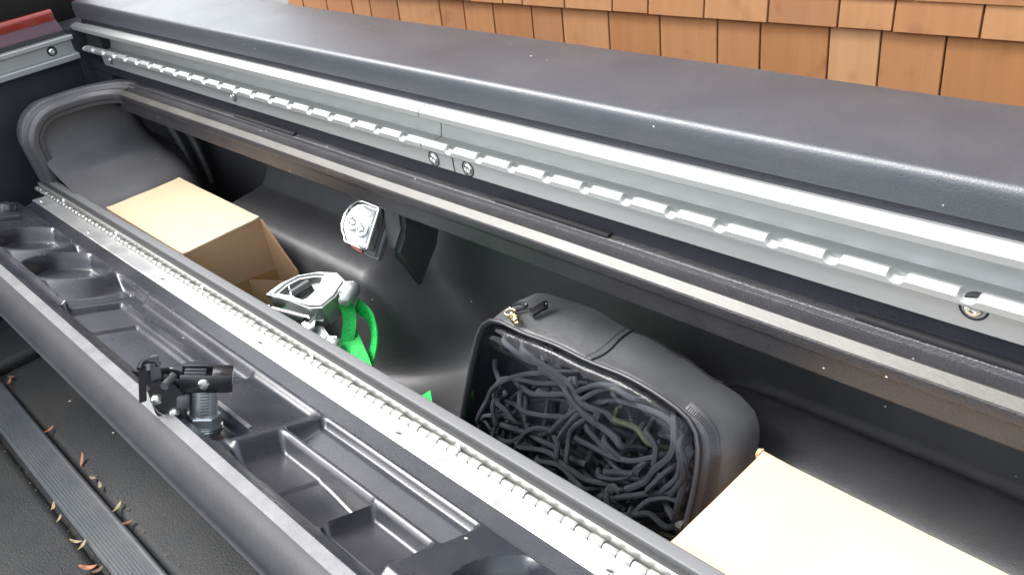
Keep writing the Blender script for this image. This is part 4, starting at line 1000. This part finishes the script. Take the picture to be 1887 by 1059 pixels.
ribbon('webbing', [(-0.872, 0.436, -0.598), (-0.845, 0.425, -0.603), (-0.815, 0.412, -0.606), (-0.780, 0.395, -0.612)], [(0.5, 0.8, 0.3), (0.5, 0.8, 0.2), (0.6, 0.7, 0.1)], 0.030, M['greenstrap'], t1)
ribbon('webbing', [(-0.955, 0.400, -0.565), (-0.940, 0.392, -0.590), (-0.92, 0.385, -0.63)], [(0.9, -0.2, 0.0), (1, 0.0, 0)], 0.030, M['greenstrap'], t1)
t2, G2 = ratchet('lower silver ratchet buckle half hidden behind the hinge, on green webbing', (-0.898, 0.384, -0.590), Vector((0.86, 0.5, -0.05)), Vector((0.28, -0.35, 0.9)), 0.85)
ribbon('webbing', [G2(0.03, -0.01, -0.03), G2(0.045, -0.01, -0.06), G2(0.06, -0.02, -0.09), G2(0.07, -0.03, -0.12)], [(0.4, 0.6, 0), (-0.3, 0.8, 0), (0, 1, 0)], 0.026, M['greenstrap'], t2)
# slack webbing close behind the inner wall, its end poking up; the coils on the bin floor are added
sl = thing('loose_webbing', 'loose end of green webbing showing just above the hinge left of the bag', 'strap', (-0.72, 0.40, -0.70))
ribbon('webbing', [(-0.93, 0.42, -0.70), (-0.85, 0.39, -0.66), (-0.78, 0.41, -0.69), (-0.72, 0.385, -0.64), (-0.66, 0.376, -0.574), (-0.642, 0.396, -0.566)], [(0, 1, 0), (0, 1, 0.2), (0.3, 1, 0.1), (0.9, 0.3, 0.1)], 0.026, M['greenstrap'], sl)
pts = []; wd_ = []  # unseen coils, added to throw green onto the bin's back wall
for k in range(15):
    y = 0.362+0.0068*k*0.85; z = -0.706+0.008*math.sin(k*1.7)+(0.004 if k % 2 else 0)
    xa, xb = -1.00+0.02*math.sin(k*2.1), -0.60+0.03*math.sin(k*1.3)
    if k % 2: xa, xb = xb, xa
    pts += [(xa, y, z), ((xa+xb)/2, y+0.004, z+0.010), (xb, y+0.003, z)]
    wd_ += [(0.1, 1, 0.25), (0, 1, 0.1), (-0.1, 1, 0.3)]
ribbon('webbing', pts, wd_, 0.026, M['greenstrap'], sl, n=5)  # the added unseen coils

# ================================================================ leaf scraps in the bed
def leaf(x, y, z, ln_, wd_, yaw, curl, m, label, group=None, pitch=0.0):
    ln_ *= 0.72; wd_ *= 0.8
    bm = NB(); n = 6; R0 = Matrix.Rotation(yaw, 3, 'Z') @ Matrix.Rotation(pitch, 3, 'Y'); rows = []
    for i in range(n+1):
        t = i/n; wv = wd_*math.sin(math.pi*(0.08+0.84*t))**0.8; row = []
        for j in (-1, -0.4, 0.4, 1):
            p = Vector(((t-0.5)*ln_, j*wv/2, curl*ln_*(4*(t-0.5)**2)+abs(j)*wv*0.35)); row.append(Vector((x, y, z+0.001))+R0 @ p)
        rows.append(row)
    loft(bm, rows, closed=False)
    o = obj('leaf_scrap', bm, m, None, sharp=80, origin=(x, y, z)); sd_ = o.modifiers.new('thickness', 'SOLIDIFY'); sd_.thickness = 0.0005
    return setp(o, label, 'leaf', group)
Z1 = FZ+0.003
leaf(-1.452, 0.138, Z1, 0.020, 0.008, 0.5, 0.25, M['leafc'], 'brown curled leaf at the corner of floor panel and far end of the ribbed strip', None)
leaf(-1.440, 0.130, Z1, 0.022, 0.006, -0.7, 0.3, M['leafa'], 'reddish twisted leaf scrap where the cross channel meets the ribbed strip', None)
leaf(-1.250, 0.1290, Z1, 0.022, 0.006, 1.9, 0.2, M['leafa'], 'small orange leaf scrap against the ribbed strip near the cross channel', None)
leaf(-1.138, 0.1350, Z1, 0.030, 0.0055, 2.5, 0.15, M['leafa'], 'long orange leaf scrap standing beside the ribbed strip, middle of its box side', None, -0.4)
leaf(-1.085, 0.130, Z1, 0.016, 0.006, 0.4, 0.3, M['leafb'], 'tiny curled tan scrap just nearer than the standing orange leaf', None)
leaf(-1.060, 0.1300, Z1, 0.020, 0.006, -0.3, 0.3, M['leafb'], 'tan hooked scrap on the box side of the ribbed strip', None)
leaf(-1.000, 0.1290, Z1, 0.026, 0.007, 2.2, 0.2, M['leafb'], 'yellowish leaf scrap on the box side of the ribbed strip', None)
leaf(-0.962, 0.127, Z1, 0.020, 0.006, 1.2, 0.2, M['leafc'], 'dull brown scrap nearest the camera on the box side of the ribbed strip', None)
leaf(-1.073, 0.0725, Z1, 0.022, 0.006, 2.6, 0.3, M['leafb'], 'pale crooked scrap left of the ribbed strip, farthest one on that side', None)
leaf(-1.045, 0.0700, Z1, 0.018, 0.005, 2.4, 0.2, M['leafb'], 'thin yellow sliver left of the ribbed strip', None)
leaf(-0.985, 0.0700, Z1, 0.026, 0.005, 0.5, 0.2, M['leafb'], 'forked yellow scrap left of the ribbed strip, its flat arm', None)
leaf(-0.972, 0.0725, Z1, 0.022, 0.006, 2.2, 0.2, M['leafb'], 'bright yellow stub beside the forked scrap left of the ribbed strip', None)
leaf(-0.928, 0.0640, Z1, 0.032, 0.008, 0.7, 0.25, M['leafa'], 'orange curled leaf left of the ribbed strip at the bottom of the picture', None)
leaf(-0.915, 0.0700, Z1, 0.018, 0.007, 1.5, 0.25, M['leafc'], 'brown leaf tip touching the orange curled leaf by the ribbed strip', None)
rnd = random.Random(3)
bm = NB()
for i in range(150):
    if i < 120: x = rnd.uniform(-1.44, -0.75); y = rnd.choice((0.1275+abs(rnd.gauss(0, 0.006)), 0.073-abs(rnd.gauss(0, 0.006))))
    else: x = rnd.uniform(-1.52, -1.48); y = rnd.uniform(0.13, 0.21)
    l = rnd.uniform(0.0012, 0.0045); a = rnd.uniform(0, 3.14); z = (FZ+0.0018) if x > -1.48 else FZ-0.018
    add_box(bm, (x, y, z+0.0006), (l*0.7, l*0.3, 0.0005), Matrix.Rotation(a, 3, 'Z'))
setp(obj('leaf_litter', bm, M['leafc'], smooth=False), 'fine crumbs of leaf litter along the ribbed strip', 'litter', None, 'stuff')
